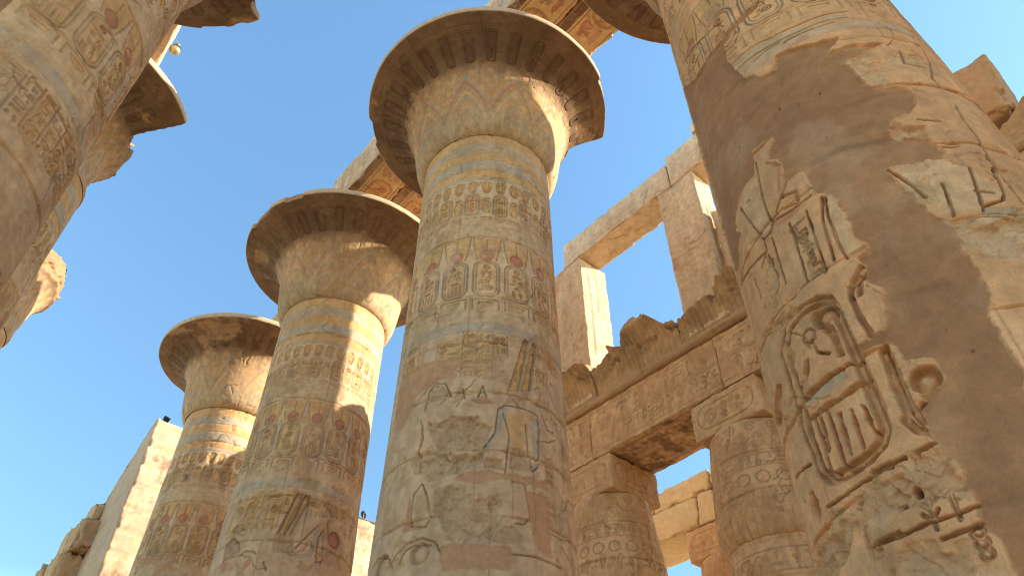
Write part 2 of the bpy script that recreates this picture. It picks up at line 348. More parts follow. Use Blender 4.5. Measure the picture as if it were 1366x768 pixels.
# ------------------------------------------------------------------ materials
def stone_material(name, rough=.92, bump=.5, fine=55.0, dust=.0):
    m = bpy.data.materials.new(name); m.use_nodes = True; t = m.node_tree; N = t.nodes; L = t.links
    b = N['Principled BSDF']; b.inputs['Roughness'].default_value = rough; b.inputs['Specular IOR Level'].default_value = .15
    at = N.new('ShaderNodeAttribute'); at.attribute_name = 'paint'
    tc = N.new('ShaderNodeTexCoord')
    def noise(sc, det, rg=.6):
        n = N.new('ShaderNodeTexNoise'); n.inputs['Scale'].default_value = sc; n.inputs['Detail'].default_value = det; n.inputs['Roughness'].default_value = rg
        L.new(tc.outputs['Object'], n.inputs['Vector']); return n
    def ramp(n, a, c, p0=.3, p1=.7):
        r = N.new('ShaderNodeMapRange'); r.inputs['From Min'].default_value = p0; r.inputs['From Max'].default_value = p1
        r.inputs['To Min'].default_value = a; r.inputs['To Max'].default_value = c; L.new(n.outputs['Fac'], r.inputs['Value']); return r
    n1, n2, n3 = noise(6, 9, .74), noise(fine, 5, .75), noise(.8, 5)
    r1, r2, r3 = ramp(n1, .82, 1.16), ramp(n2, .84, 1.14), ramp(n3, .93, 1.07)
    def mul(a, c):
        x = N.new('ShaderNodeMath'); x.operation = 'MULTIPLY'; L.new(a, x.inputs[0]); L.new(c, x.inputs[1]); return x.outputs[0]
    f = mul(mul(r1.outputs[0], r2.outputs[0]), r3.outputs[0])
    v = N.new('ShaderNodeVectorMath'); v.operation = 'SCALE'; L.new(at.outputs['Color'], v.inputs[0]); L.new(f, v.inputs['Scale'])
    L.new(v.outputs[0], b.inputs['Base Color'])
    nb = noise(fine * .45, 9, .7)
    bp = N.new('ShaderNodeBump'); bp.inputs['Strength'].default_value = bump; bp.inputs['Distance'].default_value = .02
    L.new(nb.outputs['Fac'], bp.inputs['Height']); L.new(bp.outputs['Normal'], b.inputs['Normal'])
    return m
M_PAINTED = stone_material("painted_carved_sandstone", .9, .2, 70)
M_MASONRY = stone_material("bare_sandstone_masonry", .95, .55, 40)
M_RUBBLE = stone_material("weathered_rubble_stone", .97, .8, 30)
def plain_material(name, col, rough=.5, metal=0.0):
    m = bpy.data.materials.new(name); m.use_nodes = True; b = m.node_tree.nodes['Principled BSDF']
    n = m.node_tree.nodes.new('ShaderNodeTexNoise'); n.inputs['Scale'].default_value = 25; n.inputs['Detail'].default_value = 5
    mx = m.node_tree.nodes.new('ShaderNodeMix'); mx.data_type = 'RGBA'
    mx.inputs['A'].default_value = (*[c * .75 for c in col], 1); mx.inputs['B'].default_value = (*[min(1, c * 1.15) for c in col], 1)
    m.node_tree.links.new(n.outputs['Fac'], mx.inputs['Factor']); m.node_tree.links.new(mx.outputs['Result'], b.inputs['Base Color'])
    b.inputs['Roughness'].default_value = rough; b.inputs['Metallic'].default_value = metal
    return m

# ------------------------------------------------------------------ mesh helpers
def mesh_from(name, V, Q, col, mat, parent=None, loc=None, smooth=True):
    me = bpy.data.meshes.new(name)
    V = np.ascontiguousarray(V, np.float32); Q = np.ascontiguousarray(Q, np.int32)
    me.vertices.add(len(V)); me.vertices.foreach_set('co', V.ravel())
    me.loops.add(Q.size); me.loops.foreach_set('vertex_index', Q.ravel())
    me.polygons.add(len(Q)); me.polygons.foreach_set('loop_start', np.arange(len(Q), dtype=np.int32) * 4)
    me.update(calc_edges=True)
    me.polygons.foreach_set('use_smooth', np.full(len(Q), smooth))
    if col is not None:
        a = me.color_attributes.new('paint', 'FLOAT_COLOR', 'POINT')
        a.data.foreach_set('color', np.concatenate([col.reshape(-1, 3), np.ones((len(V), 1))], 1).astype(np.float32).ravel())
    me.materials.append(mat); me.validate()
    o = bpy.data.objects.new(name, me); COLL.objects.link(o)
    if parent is not None: o.parent = parent
    if loc is not None: o.location = loc
    return o
def thing(name, label, cat, loc, group=None):
    o = bpy.data.objects.new(name, None); COLL.objects.link(o); o.location = loc; o.empty_display_size = .3
    o['label'] = label; o['category'] = cat; o['kind'] = 'thing'
    if group: o['group'] = group
    return o
def tag(o, label, cat, group=None):
    o['label'] = label; o['category'] = cat; o['kind'] = 'thing'
    if group: o['group'] = group
    return o
def copy_tree(o, parent=None):
    c = o.copy(); COLL.objects.link(c)
    if parent is not None: c.parent = parent
    for ch in list(o.children): copy_tree(ch, c)
    return c
def samples(lo, hi, f0, f1, fine, coarse):
    f0, f1 = max(lo, f0), min(hi, f1); out = []
    if f0 > lo: out.append(np.linspace(lo, f0, max(2, int((f0 - lo) / coarse) + 1), endpoint=False))
    out.append(np.linspace(f0, f1, max(2, int((f1 - f0) / fine) + 1), endpoint=f1 >= hi))
    if f1 < hi: out.append(np.linspace(f1, hi, max(2, int((hi - f1) / coarse) + 1)))
    return np.concatenate(out)
def grid_quads(nv, nu, wrap):
    j, i = np.meshgrid(np.arange(nv - 1), np.arange(nu if wrap else nu - 1), indexing='ij')
    i2 = (i + 1) % nu
    return np.stack([j * nu + i, j * nu + i2, (j + 1) * nu + i2, (j + 1) * nu + i], -1).reshape(-1, 4)
def revolve(name, cv, P, Nrm, R0, facing, mat, parent):
    """cv: canvas with S = -angle*R0 ; P: (nz,2) radius,height profile per row ; Nrm per-row outward normal (dr,dz)"""
    ang = facing - cv.S / R0
    rr = P[:, 0][:, None] + cv.H * Nrm[:, 0][:, None]; zz = P[:, 1][:, None] + cv.H * Nrm[:, 1][:, None]
    V = np.stack([rr * np.sin(ang), rr * np.cos(ang), zz + 0 * ang], -1).reshape(-1, 3)
    nz, ns = cv.H.shape
    q = grid_quads(nz, ns, True)
    return mesh_from(name, V, q, cv.C, mat, parent)
def block(name, lo, hi, res, mat, parent=None, base=STONE, chip=.05, chipw=.12, und=.008, seed=0, carve=None, joints=(), jdepth=.02, vary=.07, cuts=None, warp=None):
    """a dressed stone: rounded, chipped, slightly uneven box; carve = {'-x': fn(canvas)} works a face"""
    lo, hi = np.array(lo, float), np.array(hi, float); L = hi - lo
    if np.isscalar(res): res = (res,) * 3
    n = [max(2, int(round(L[k] / res[k]))) for k in range(3)]
    ax = [np.linspace(lo[k], hi[k], n[k] + 1) for k in range(3)]
    V, K, Cc, Hh, FN, Q, off = [], [], [], [], [], [], 0
    for k in range(3):
        a, b_ = [(1, 2), (0, 2), (0, 1)][k]
        for s in (0, 1):
            A, B = np.meshgrid(np.arange(n[a] + 1), np.arange(n[b_] + 1))
            idx = np.zeros(A.shape + (3,), np.int64); idx[..., a] = A; idx[..., b_] = B; idx[..., k] = n[k] if s else 0
            P = np.stack([ax[q][idx[..., q]] for q in range(3)], -1)
            H = np.zeros(A.shape, np.float32); C_ = np.ones(A.shape + (3,), np.float32) * np.float32(base)
            key = ('+' if s else '-') + 'xyz'[k]
            if carve and key in carve:
                cv = Canvas(ax[a], ax[b_], base, seed * 7 + k); carve[key](cv)
                ed = np.minimum(np.minimum(A, n[a] - A), np.minimum(B, n[b_] - B)) > 0
                H = cv.H * ed; C_ = cv.C
            fn = np.zeros(3); fn[k] = 1 if s else -1
            V.append(P.reshape(-1, 3)); K.append(idx.reshape(-1, 3)); Cc.append(C_.reshape(-1, 3)); Hh.append(H.reshape(-1)); FN.append(np.repeat(fn[None], A.size, 0))
            q = grid_quads(n[b_] + 1, n[a] + 1, False) + off
            if (s == 0) != (k == 1): q = q[:, ::-1]
            Q.append(q); off += A.size
    V, K, Cc, Hh, FN, Q = map(np.concatenate, (V, K, Cc, Hh, FN, Q))
    code = (K[:, 0] * 100003 + K[:, 1]) * 100003 + K[:, 2]
    un, first, inv = np.unique(code, return_index=True, return_inverse=True); inv = inv.ravel()
    cnt = np.bincount(inv).astype(float)
    P = V[first]; col = np.stack([np.bincount(inv, Cc[:, q]) / cnt for q in range(3)], 1); fsum = np.stack([np.bincount(inv, FN[:, q]) for q in range(3)], 1)
    h = np.bincount(inv, Hh) / cnt
    side = np.where(P - lo < hi - P, -1.0, 1.0); D = np.minimum(P - lo, hi - P); Ds = np.sort(D, 1)
    nz = .5 * fbm(P[:, 0], P[:, 1], P[:, 2], 2.3, 4, seed + 3, .6) + .45 * facets(P[:, 0], P[:, 1], P[:, 2], 2.4, seed + 4)
    e = np.clip(1 - Ds[:, 1] / chipw, 0, 1) ** 2
    amt = chip * e * (np.clip(nz * 2.2 + .15, 0, 1.6) + .22)
    d = -side * amt[:, None] * (D < chipw)
    vn = np.stack([fbm(P[:, 0], P[:, 1], P[:, 2], 1.2, 4, seed + 20 + q, .5) for q in range(3)], 1)
    d += und * vn * 2 + fsum * h[:, None]
    d += fsum * (1.6 * max(0, und - .015) * facets(P[:, 0], P[:, 1], P[:, 2], 2.2, seed + 41))[:, None]
    d += fsum * (.35 * und * fbm(P[:, 0], P[:, 1], P[:, 2], 9, 3, seed + 40))[:, None]
    for i, zj in enumerate(joints):
        axis, val = zj if isinstance(zj, tuple) else (2, zj)
        t = np.abs(P[:, axis] - val - .02 * fbm(P[:, (axis + 1) % 3], P[:, (axis + 2) % 3], 0, 1.1, 3, seed + 60 + i))
        k = sstep(res[axis] * .9, res[axis] * .2, t) * (fsum[:, axis] == 0); d -= fsum * (jdepth * k)[:, None]
    col = col * (1 + vary * fbm(P[:, 0], P[:, 1], P[:, 2], .9, 4, seed + 70)[:, None] + vary * .8 * fbm(P[:, 0] * 1.3, P[:, 1] * 1.3, P[:, 2] * .5, 3.1, 3, seed + 75)[:, None])
    P2 = P + d
    if cuts is not None: P2 = cuts(P2)
    return mesh_from(name, P2, inv[Q], col, mat, parent)

# ------------------------------------------------------------------ features surveyed on the shafts (arc metres, height metres)
DATA={'c1':{'plaster':[[(-1.74,9.63),(-1.2,9.59),(-1.03,9.55),(-0.67,9.5),(-0.46,9.55),(-0.33,9.51),(-0.31,9.4),(-0.37,9.29),(-0.47,9.21),(-0.59,9.08),(-0.83,9.06),(-1.06,8.96),(-1.31,8.83),(-1.34,8.54),(-1.47,8.37),(-1.81,8.38),(-1.93,9.36)],[(-0.51,6.03),(-0.21,6.05),(0.14,6.03),(0.53,6.03),(0.5,5.66),(-0.42,5.64)],[(0.77,6.97),(1.19,7.0),(1.24,6.05),(1.12,5.97),(0.87,6.12),(0.81,6.55)],[(-0.35,7.15),(-0.14,7.21),(0.34,7.22),(0.76,7.26),(1.21,7.25),(1.2,7.15),(0.75,7.06),(0.34,7.12),(-0.04,6.99),(-0.34,7.05)]],'pit':[[(-0.86,8.22),(-0.46,8.24),(-0.08,8.18),(0.19,8.03),(0.15,7.76),(-0.02,7.59),(-0.28,7.57),(-0.61,7.59),(-0.75,7.83)],[(-1.03,7.7),(-0.56,7.58),(-0.42,7.51),(-0.06,7.49),(0.07,7.54),(0.05,7.36),(-0.27,7.19),(-0.48,7.14),(-0.76,7.14),(-1.04,7.29),(-1.1,7.57)],[(-0.76,6.93),(-0.39,7.01),(-0.08,6.9),(-0.04,6.76),(0.34,6.83),(0.34,6.33),(0.18,6.05),(-0.09,6.02),(-0.41,6.1),(-0.48,6.42),(-0.66,6.58)]],'rough':[[(0.48,8.85),(0.89,8.92),(0.85,8.61),(0.45,8.55)],[(-0.91,8.61),(-0.9,8.91),(-0.78,9.0),(-0.63,8.94),(-0.53,8.68)],[(0.57,7.72),(0.77,7.72),(0.89,7.37),(0.47,7.31)],[(0.11,7.47),(0.38,7.45),(0.43,7.26),(0.1,7.29)],[(0.18,6.27),(0.55,6.36),(0.73,6.18),(0.46,6.06),(0.18,6.05)],[(1.57,7.1),(1.99,7.3),(1.78,6.52),(1.34,6.42)]],'line':[[(0.09,7.65),(0.26,7.93),(0.31,8.41),(0.43,8.51),(0.79,8.53),(1.06,8.49),(1.09,8.22),(1.04,7.5),(0.92,7.38)],[(0.4,8.34),(0.5,7.92),(0.47,7.59),(0.43,7.23)],[(0.81,8.22),(0.82,7.74),(0.92,7.35),(0.94,6.59),(0.9,6.3)],[(-0.98,8.51),(-0.94,8.88),(-0.8,9.03),(-0.62,8.97),(-0.49,8.67)],[(-1.03,6.44),(-1.02,6.94),(-0.88,7.1),(-0.78,6.88),(-0.68,6.49),(-0.75,6.35),(-1.03,6.44)],[(0.54,7.1),(0.75,7.11),(0.83,6.56),(0.73,6.42),(0.58,6.41)],[(-1.32,5.95),(-1.22,6.05),(-1.07,6.16),(-0.81,6.2),(-0.58,6.1),(-0.47,5.9)],[(-1.17,5.88),(-1.11,6.02),(-0.99,6.08),(-0.8,6.12),(-0.64,6.05)],[(1.1,8.68),(1.29,8.3),(1.45,8.32),(1.43,8.61)],[(1.04,6.43),(1.48,6.4),(1.84,6.52)],[(0.5,5.92),(0.91,5.96),(1.42,5.94)],[(-0.39,8.71),(-0.3,8.82),(-0.26,8.61)],[(-0.03,8.64),(0.04,8.87),(0.11,8.64)],[(-1.88,6.05),(-1.7,6.14),(-1.45,6.07),(-1.31,5.88)],[(-1.04,7.34),(-1.03,7.7),(-0.95,7.94),(-1.04,8.31)]],'yellow':[[(0.45,8.35),(0.96,8.45),(0.78,7.99),(0.8,7.78),(0.57,7.69),(0.5,7.97)]],'blue':[[(0.09,7.65),(0.26,7.93),(0.31,8.39),(0.42,8.48),(0.43,8.34),(0.33,7.94),(0.16,7.63)],[(0.93,8.41),(1.07,8.41),(1.05,7.5),(0.95,7.42)]],'red':[[(-1.16,6.38),(-1.1,6.92),(-1.04,6.88),(-1.04,6.44),(-0.87,6.35),(-1.13,6.35)],[(1.72,8.53),(1.9,8.4),(1.75,7.29),(1.61,7.27)],[(-0.19,8.58),(0.14,8.62),(0.24,8.51),(0.0,8.46)],[(-1.01,8.24),(-0.96,8.3),(-0.96,7.84),(-1.03,7.7)]],'plume':[[(0.86,10.12),(0.94,10.11),(0.91,9.92),(0.69,8.88),(0.52,8.92),(0.73,9.72),(0.81,10.03)],[(1.04,10.12),(1.13,10.09),(1.09,9.84),(0.94,8.97),(0.74,8.89),(0.97,9.91)]],'disc':[[(-0.81,5.95),(-0.66,5.92)],[(-1.56,5.95),(-1.37,5.89)]],'text':[[(-0.35,10.12),(-0.1,9.09)],[(-0.07,10.06),(0.2,9.11)],[(0.23,10.04),(0.48,9.57)],[(-0.85,9.95),(-0.35,9.53)],[(1.16,10.08),(1.71,9.75)],[(1.08,9.6),(1.36,9.2)],[(1.19,7.79),(1.37,7.25)],[(1.2,6.96),(1.35,6.65)],[(-1.78,10.2),(-1.29,9.52)]]},'r1':{'plaster':[[(-2.19,12.34),(-1.75,11.84),(-1.47,11.47),(-1.19,11.35),(-0.91,11.3),(-0.67,11.32),(-0.48,11.4),(0.06,11.51),(-0.01,11.37),(-0.26,11.25),(-0.52,11.19),(-0.6,11.12),(-0.69,10.74),(-0.61,10.57),(-0.57,10.35),(-0.56,10.11),(-0.38,10.02),(-0.33,9.83),(-0.15,9.83),(-0.05,10.06),(0.21,10.05),(0.47,9.96),(0.74,9.98),(0.59,9.76),(0.53,9.7),(0.95,9.73),(1.23,9.72),(0.81,9.45),(0.51,9.35),(0.58,9.27),(0.62,8.94),(0.71,8.76),(1.01,8.67),(1.08,8.58),(1.01,8.34),(0.86,8.17),(0.67,8.11),(0.57,7.89),(0.62,7.79),(0.89,7.72),(0.98,7.47),(0.92,7.35),(0.7,7.33),(0.39,7.37),(0.39,7.11),(0.49,6.65),(0.61,6.44),(0.56,5.85),(0.54,5.53),(0.47,5.35),(0.46,4.81),(0.39,4.28),(0.26,3.72),(0.15,3.24),(-0.12,3.31),(-0.17,3.46),(-0.17,3.62),(-0.19,3.85),(-0.21,4.03),(-0.2,4.15),(-0.24,4.32),(-0.25,4.44),(-0.26,4.57),(-0.26,4.62),(-0.27,4.74),(-0.19,4.78),(-0.21,4.85),(-0.08,4.86),(-0.02,4.94),(-0.01,5.05),(-0.06,5.13),(-0.12,5.17),(-0.23,5.19),(-0.25,5.35),(-0.27,5.43),(-0.36,5.43),(-0.5,5.47),(-0.48,5.52),(-0.35,5.56),(-0.23,5.58),(-0.22,5.65),(-0.2,5.74),(-0.15,5.9),(-0.2,5.96),(-0.23,6.07),(-0.14,5.9),(-0.21,6.09),(-0.18,6.31),(-0.26,6.43),(-0.1,6.43),(-0.09,6.52),(-0.18,6.67),(-0.14,6.93),(-0.15,7.24),(-0.24,7.42),(-0.31,7.49),(-0.34,7.87),(-0.48,7.88),(-0.62,7.8),(-0.58,7.99),(-0.54,8.26),(-0.67,8.46),(-0.5,8.64),(-0.51,8.72),(-0.79,8.78),(-0.85,8.43),(-1.1,8.44),(-1.34,8.32),(-1.5,8.14),(-1.4,7.96),(-1.7,7.75),(-2.15,7.81),(-2.17,9.92),(-2.19,11.74)]],'cart':[[(-1.23,6.2),(-1.13,6.29),(-0.88,6.3),(-0.69,6.26),(-0.56,6.17),(-0.53,6.02),(-0.53,5.83),(-0.52,5.59),(-0.52,5.33),(-0.51,5.1),(-0.51,4.92),(-0.52,4.71),(-0.6,4.59),(-0.74,4.53),(-0.96,4.52),(-1.12,4.55),(-1.25,4.61),(-1.32,4.72),(-1.34,4.98),(-1.37,5.21),(-1.32,5.71),(-1.33,6.06),(-1.23,6.2)],[(-1.13,6.12),(-1.07,6.19),(-0.86,6.21),(-0.7,6.19),(-0.61,6.13),(-0.58,6.02),(-0.58,5.85),(-0.57,5.61),(-0.57,5.34),(-0.57,5.11),(-0.57,4.96),(-0.57,4.74),(-0.64,4.64),(-0.76,4.59),(-0.97,4.59),(-1.12,4.61),(-1.2,4.64),(-1.23,4.72),(-1.24,4.95),(-1.27,5.17),(-1.21,5.65),(-1.23,5.97),(-1.13,6.12)],[(-0.26,6.19),(-0.36,6.14),(-0.39,6.04),(-0.39,5.82),(-0.36,5.57)],[(-0.34,5.39),(-0.35,5.21),(-0.36,4.97),(-0.36,4.76),(-0.39,4.72),(-0.34,4.6),(-0.24,4.51)],[(-0.3,5.4),(-0.31,5.2),(-0.31,4.96),(-0.31,4.77),(-0.27,4.63)],[(-0.38,6.07),(-0.32,6.19),(-0.21,6.3)],[(-0.31,6.02),(-0.27,6.13),(-0.19,6.21)]],'groove':[[(-1.36,4.43),(-1.07,4.4),(-0.49,4.42)],[(-0.41,4.43),(-0.25,4.44)],[(-0.78,4.44),(-0.49,4.43)],[(-1.62,5.88),(-1.7,5.73),(-1.65,5.44)],[(-1.96,5.89),(-2.08,5.82),(-1.93,5.62)],[(-0.93,3.93),(-0.73,3.92)],[(-1.02,3.93),(-0.72,3.89),(-0.48,3.9)],[(-0.45,3.89),(-0.29,3.89),(-0.13,3.9)],[(-0.47,3.76),(-0.26,3.77),(-0.18,3.78)],[(-1.85,4.99),(-1.59,4.93),(-1.4,4.87)],[(-0.8,8.57),(-0.88,8.01),(-0.89,7.51)],[(-1.27,8.26),(-1.06,7.48),(-1.07,7.31),(-1.23,7.21)],[(-0.88,7.53),(-0.73,7.7),(-0.57,7.86)],[(-1.06,7.48),(-0.92,7.47),(-0.88,7.53)],[(-0.68,7.35),(-0.72,6.5)],[(-0.46,7.34),(-0.51,6.46)],[(-0.94,7.38),(-0.97,6.72)],[(-1.07,7.24),(-1.06,6.78),(-1.18,6.7)],[(-0.27,7.38),(-0.35,7.08),(-0.4,6.54)],[(-0.24,7.35),(-0.29,7.09),(-0.3,6.64),(-0.29,6.47)],[(-0.29,6.47),(-0.09,6.46)],[(-0.84,7.56),(-0.6,7.49),(-0.31,7.49)],[(-1.44,7.24),(-1.4,6.91)],[(-1.87,7.56),(-1.09,7.31)],[(0.38,7.35),(0.48,7.07),(0.54,6.85)],[(1.72,9.9),(1.62,9.38),(1.42,8.9),(1.47,8.74),(1.9,8.83)],[(1.48,8.38),(1.42,8.13),(1.41,7.77),(1.34,7.34),(1.33,7.04),(1.31,6.64)],[(1.31,7.22),(1.19,6.77),(1.14,6.69),(0.95,6.61)],[(0.59,6.47),(0.85,6.46),(1.2,6.43)],[(1.27,9.51),(1.21,9.21),(1.46,9.18)],[(0.91,8.05),(1.12,8.0)],[(0.96,7.53),(1.12,7.55)],[(1.04,8.73),(1.22,8.77)],[(0.95,6.83),(1.1,6.79)],[(0.73,6.98),(0.66,6.55)],[(1.06,7.2),(0.91,6.56)],[(-0.57,10.6),(-0.22,10.56),(0.01,10.5),(0.33,10.48),(0.69,10.54),(0.98,10.55)],[(-0.56,10.39),(-0.37,10.39),(-0.03,10.34),(0.28,10.33),(0.64,10.39),(0.92,10.39)],[(-0.32,10.26),(-0.16,10.3),(0.04,10.29)],[(0.1,10.25),(0.35,10.27),(0.74,10.32)],[(-1.62,12.26),(-1.27,12.07),(-0.88,11.84),(-0.51,11.69)]],'stroke':[[(-1.23,5.2),(-1.26,4.84)],[(-1.15,5.17),(-1.15,4.63)],[(-1.08,5.14),(-1.1,4.84)],[(-0.98,5.15),(-0.99,4.64)]],'plume':[[(-0.9,5.07),(-0.85,5.06),(-0.86,4.89),(-0.87,4.65),(-0.9,4.64),(-0.92,4.7),(-0.92,4.9)],[(-0.77,5.04),(-0.73,5.02),(-0.74,4.86),(-0.74,4.65),(-0.77,4.64),(-0.78,4.71),(-0.79,4.91)],[(-0.66,5.01),(-0.62,4.98),(-0.61,4.82),(-0.61,4.66),(-0.64,4.65),(-0.66,4.72),(-0.66,4.88)]],'disc':[[(-0.7,6.04),(-0.6,5.96)],[(-0.14,4.98),(-0.06,4.89)],[(-0.22,4.75),(-0.19,4.72)]],'ankh':[[(-0.9,5.95),(-0.95,5.99)],[(-0.89,5.89),(-0.86,5.72)],[(-0.94,5.87),(-0.83,5.88)]],'fig':[[(-0.76,5.9),(-0.69,5.92),(-0.63,5.88),(-0.62,5.78),(-0.62,5.64),(-0.62,5.52),(-0.67,5.52),(-0.71,5.55),(-0.7,5.66),(-0.71,5.81)],[(-1.03,5.75),(-0.98,5.74),(-1.0,5.63),(-1.08,5.55),(-1.11,5.65)],[(-1.23,6.2),(-1.17,6.08),(-1.12,5.89),(-1.19,5.82),(-1.27,5.86),(-1.24,6.03)],[(-0.88,5.76),(-0.79,5.68),(-0.73,5.63),(-0.75,5.61),(-0.87,5.71)],[(-1.59,5.9),(-1.47,5.81),(-1.76,5.52),(-2.1,5.74)]],'shelf':[[(-1.29,5.45),(-1.23,5.47),(-0.61,5.44),(-0.6,5.4),(-0.63,5.4),(-1.21,5.41)],[(-1.33,5.23),(-1.25,5.26),(-1.02,5.23),(-0.81,5.19),(-0.59,5.23),(-0.52,5.22),(-0.55,5.16),(-0.7,5.16),(-0.87,5.15),(-1.04,5.18)]],'green':[[(-1.21,5.41),(-0.69,5.39),(-0.69,5.31),(-1.16,5.34)],[(0.91,6.6),(1.28,6.59),(1.2,6.45),(0.87,6.45)],[(-0.57,10.5),(-0.23,10.5),(0.02,10.47),(0.31,10.4),(0.66,10.46),(0.96,10.5),(0.93,10.41),(0.64,10.37),(0.29,10.34),(-0.02,10.34),(-0.27,10.36),(-0.56,10.39)]],'rough':[[(-0.91,4.35),(-0.68,4.37),(-0.47,4.36),(-0.24,4.37),(-0.21,4.1),(-0.21,4.05),(-0.48,4.07),(-0.56,4.02),(-0.69,4.05),(-0.93,4.07),(-1.08,4.02),(-1.28,4.04),(-1.45,3.9),(-2.18,4.2),(-1.71,4.24),(-1.12,4.29)],[(0.64,9.19),(0.85,9.2),(0.98,9.04),(0.87,8.8),(0.66,8.84)],[(0.65,8.06),(0.94,7.94),(0.9,7.77),(0.6,7.81)],[(0.57,6.48),(0.93,6.38),(1.19,6.41),(0.96,5.94),(0.75,5.96),(0.55,6.08)],[(-0.72,3.8),(-0.48,3.73),(-0.25,3.47),(-0.28,3.39),(-0.88,3.6)],[(-1.52,6.53),(-1.13,6.4),(-0.93,6.33),(-1.14,6.3),(-1.5,6.37)]],'hole':[[(-1.53,4.53),(-1.61,4.45)],[(-0.53,4.16),(-0.52,4.13)],[(-0.66,4.08),(-0.65,4.06)]],'textrow':[[(-0.55,3.96),(-0.39,3.96),(-0.23,3.98)],[(-0.35,3.65),(-0.15,3.65)],[(-1.08,3.96),(-0.9,3.93)]],'textcol':[[(-0.61,7.32),(-0.57,6.45)]],'sketch':[[(-0.67,8.41),(-0.54,8.22),(-0.65,7.87)],[(-0.66,7.77),(-0.49,7.7),(-0.51,7.54),(-0.66,7.59)]],'trowel':[[(-0.47,7.91),(-0.27,7.94),(0.09,7.92),(0.51,7.84)],[(-0.2,3.92),(-0.08,3.9),(0.09,3.89)],[(-0.86,10.19),(-0.64,10.18),(-0.37,10.0)],[(0.02,7.93),(0.29,7.9),(0.58,7.82)],[(-0.08,5.8),(0.1,5.81),(0.31,5.8)],[(0.45,8.57),(0.72,8.64),(1.04,8.63)]],'light':[[(0.39,7.38),(0.72,7.36),(1.09,7.2),(1.19,6.77),(0.9,6.56),(0.59,6.57),(0.53,6.83)],[(0.57,6.48),(1.2,6.43),(0.96,5.94),(0.68,6.04)],[(0.54,9.27),(0.78,9.22),(0.94,9.0),(0.84,8.78),(0.64,8.85)],[(-0.22,7.33),(-0.15,7.21),(-0.19,6.68),(-0.1,6.5),(-0.29,6.48),(-0.28,6.69)],[(-1.11,8.41),(-0.86,8.4),(-0.88,7.86),(-0.93,7.51),(-1.07,7.52),(-1.2,8.2)]],'red':[[(-0.88,12.33),(-0.65,12.38),(-0.62,12.27),(-0.72,12.26)],[(0.03,10.1),(0.32,10.2),(0.39,10.13),(0.21,10.06)],[(-0.58,10.39),(-0.45,10.33),(-0.46,10.15),(-0.57,10.26)],[(-0.85,7.53),(-0.42,7.45),(-0.41,7.41),(-0.86,7.4)],[(0.97,7.43),(1.32,7.5),(1.32,7.44),(0.99,7.37)]],'ochre':[[(1.3,9.57),(1.58,9.63),(1.51,9.15),(1.25,9.17)],[(-0.66,6.97),(-0.48,6.93),(-0.51,6.49),(-0.68,6.49)],[(-0.56,5.83),(-0.53,5.67),(-0.53,5.19),(-0.56,5.26)],[(-0.67,10.81),(-0.42,10.88),(-0.5,11.05),(-0.61,11.05)],[(-0.33,5.38),(-0.29,5.25),(-0.31,4.98),(-0.34,5.07)]]},'c2':{'plume':[[(-0.03,9.96),(0.08,9.96),(0.09,9.81),(-0.06,9.36),(-0.16,8.92),(-0.3,8.91),(-0.22,9.21),(-0.11,9.69)],[(0.15,9.93),(0.26,9.95),(0.27,9.76),(0.1,9.29),(0.01,8.89),(-0.14,8.9),(-0.01,9.3)]],'rough':[[(-0.37,8.93),(0.05,8.92),(0.19,8.5),(-0.3,8.45)],[(-1.52,8.36),(-1.61,8.77),(-1.39,8.88),(-1.2,8.72),(-1.09,8.38)],[(0.84,8.4),(0.93,8.65),(1.07,8.78),(1.27,8.72),(1.46,8.42)]],'line':[[(-1.56,8.37),(-1.62,8.78),(-1.4,8.89),(-1.18,8.72),(-1.11,8.49)],[(0.82,8.37),(0.92,8.66),(1.07,8.79),(1.29,8.73),(1.49,8.43)],[(0.17,8.61),(0.6,9.27)],[(0.7,8.4),(0.66,8.97),(0.77,9.2),(0.86,8.45),(0.7,8.4)],[(0.83,9.39),(0.91,9.14)],[(1.66,9.34),(1.75,9.58),(1.96,9.28),(1.97,8.92)],[(-0.46,8.23),(-0.35,8.04)],[(-1.07,8.4),(-0.96,8.5),(-0.75,8.49),(-0.67,8.42)]],'blue':[[(0.18,8.46),(0.49,8.53),(0.55,8.8),(0.55,9.17),(0.64,9.31),(0.64,8.69),(0.58,8.46),(0.24,8.37)]],'red':[[(-1.74,8.31),(-1.49,8.35),(-1.28,8.26),(-1.12,8.11),(-1.52,8.14)],[(-1.17,8.24),(-1.08,8.27),(-0.96,8.11),(-0.8,8.35),(-0.73,8.23),(-0.86,8.01)]],'disc':[[(1.12,9.06),(1.32,9.14)]],'text':[[(0.27,9.92),(0.61,9.46)],[(0.57,9.91),(0.88,9.53)],[(0.89,9.87),(1.39,9.61)],[(-0.52,10.0),(-0.1,9.41)],[(-0.83,9.95),(-0.35,9.06)],[(-1.17,9.9),(-0.66,9.06)],[(-1.67,9.87),(-0.92,8.95)],[(1.52,9.96),(2.32,9.83)]]}}

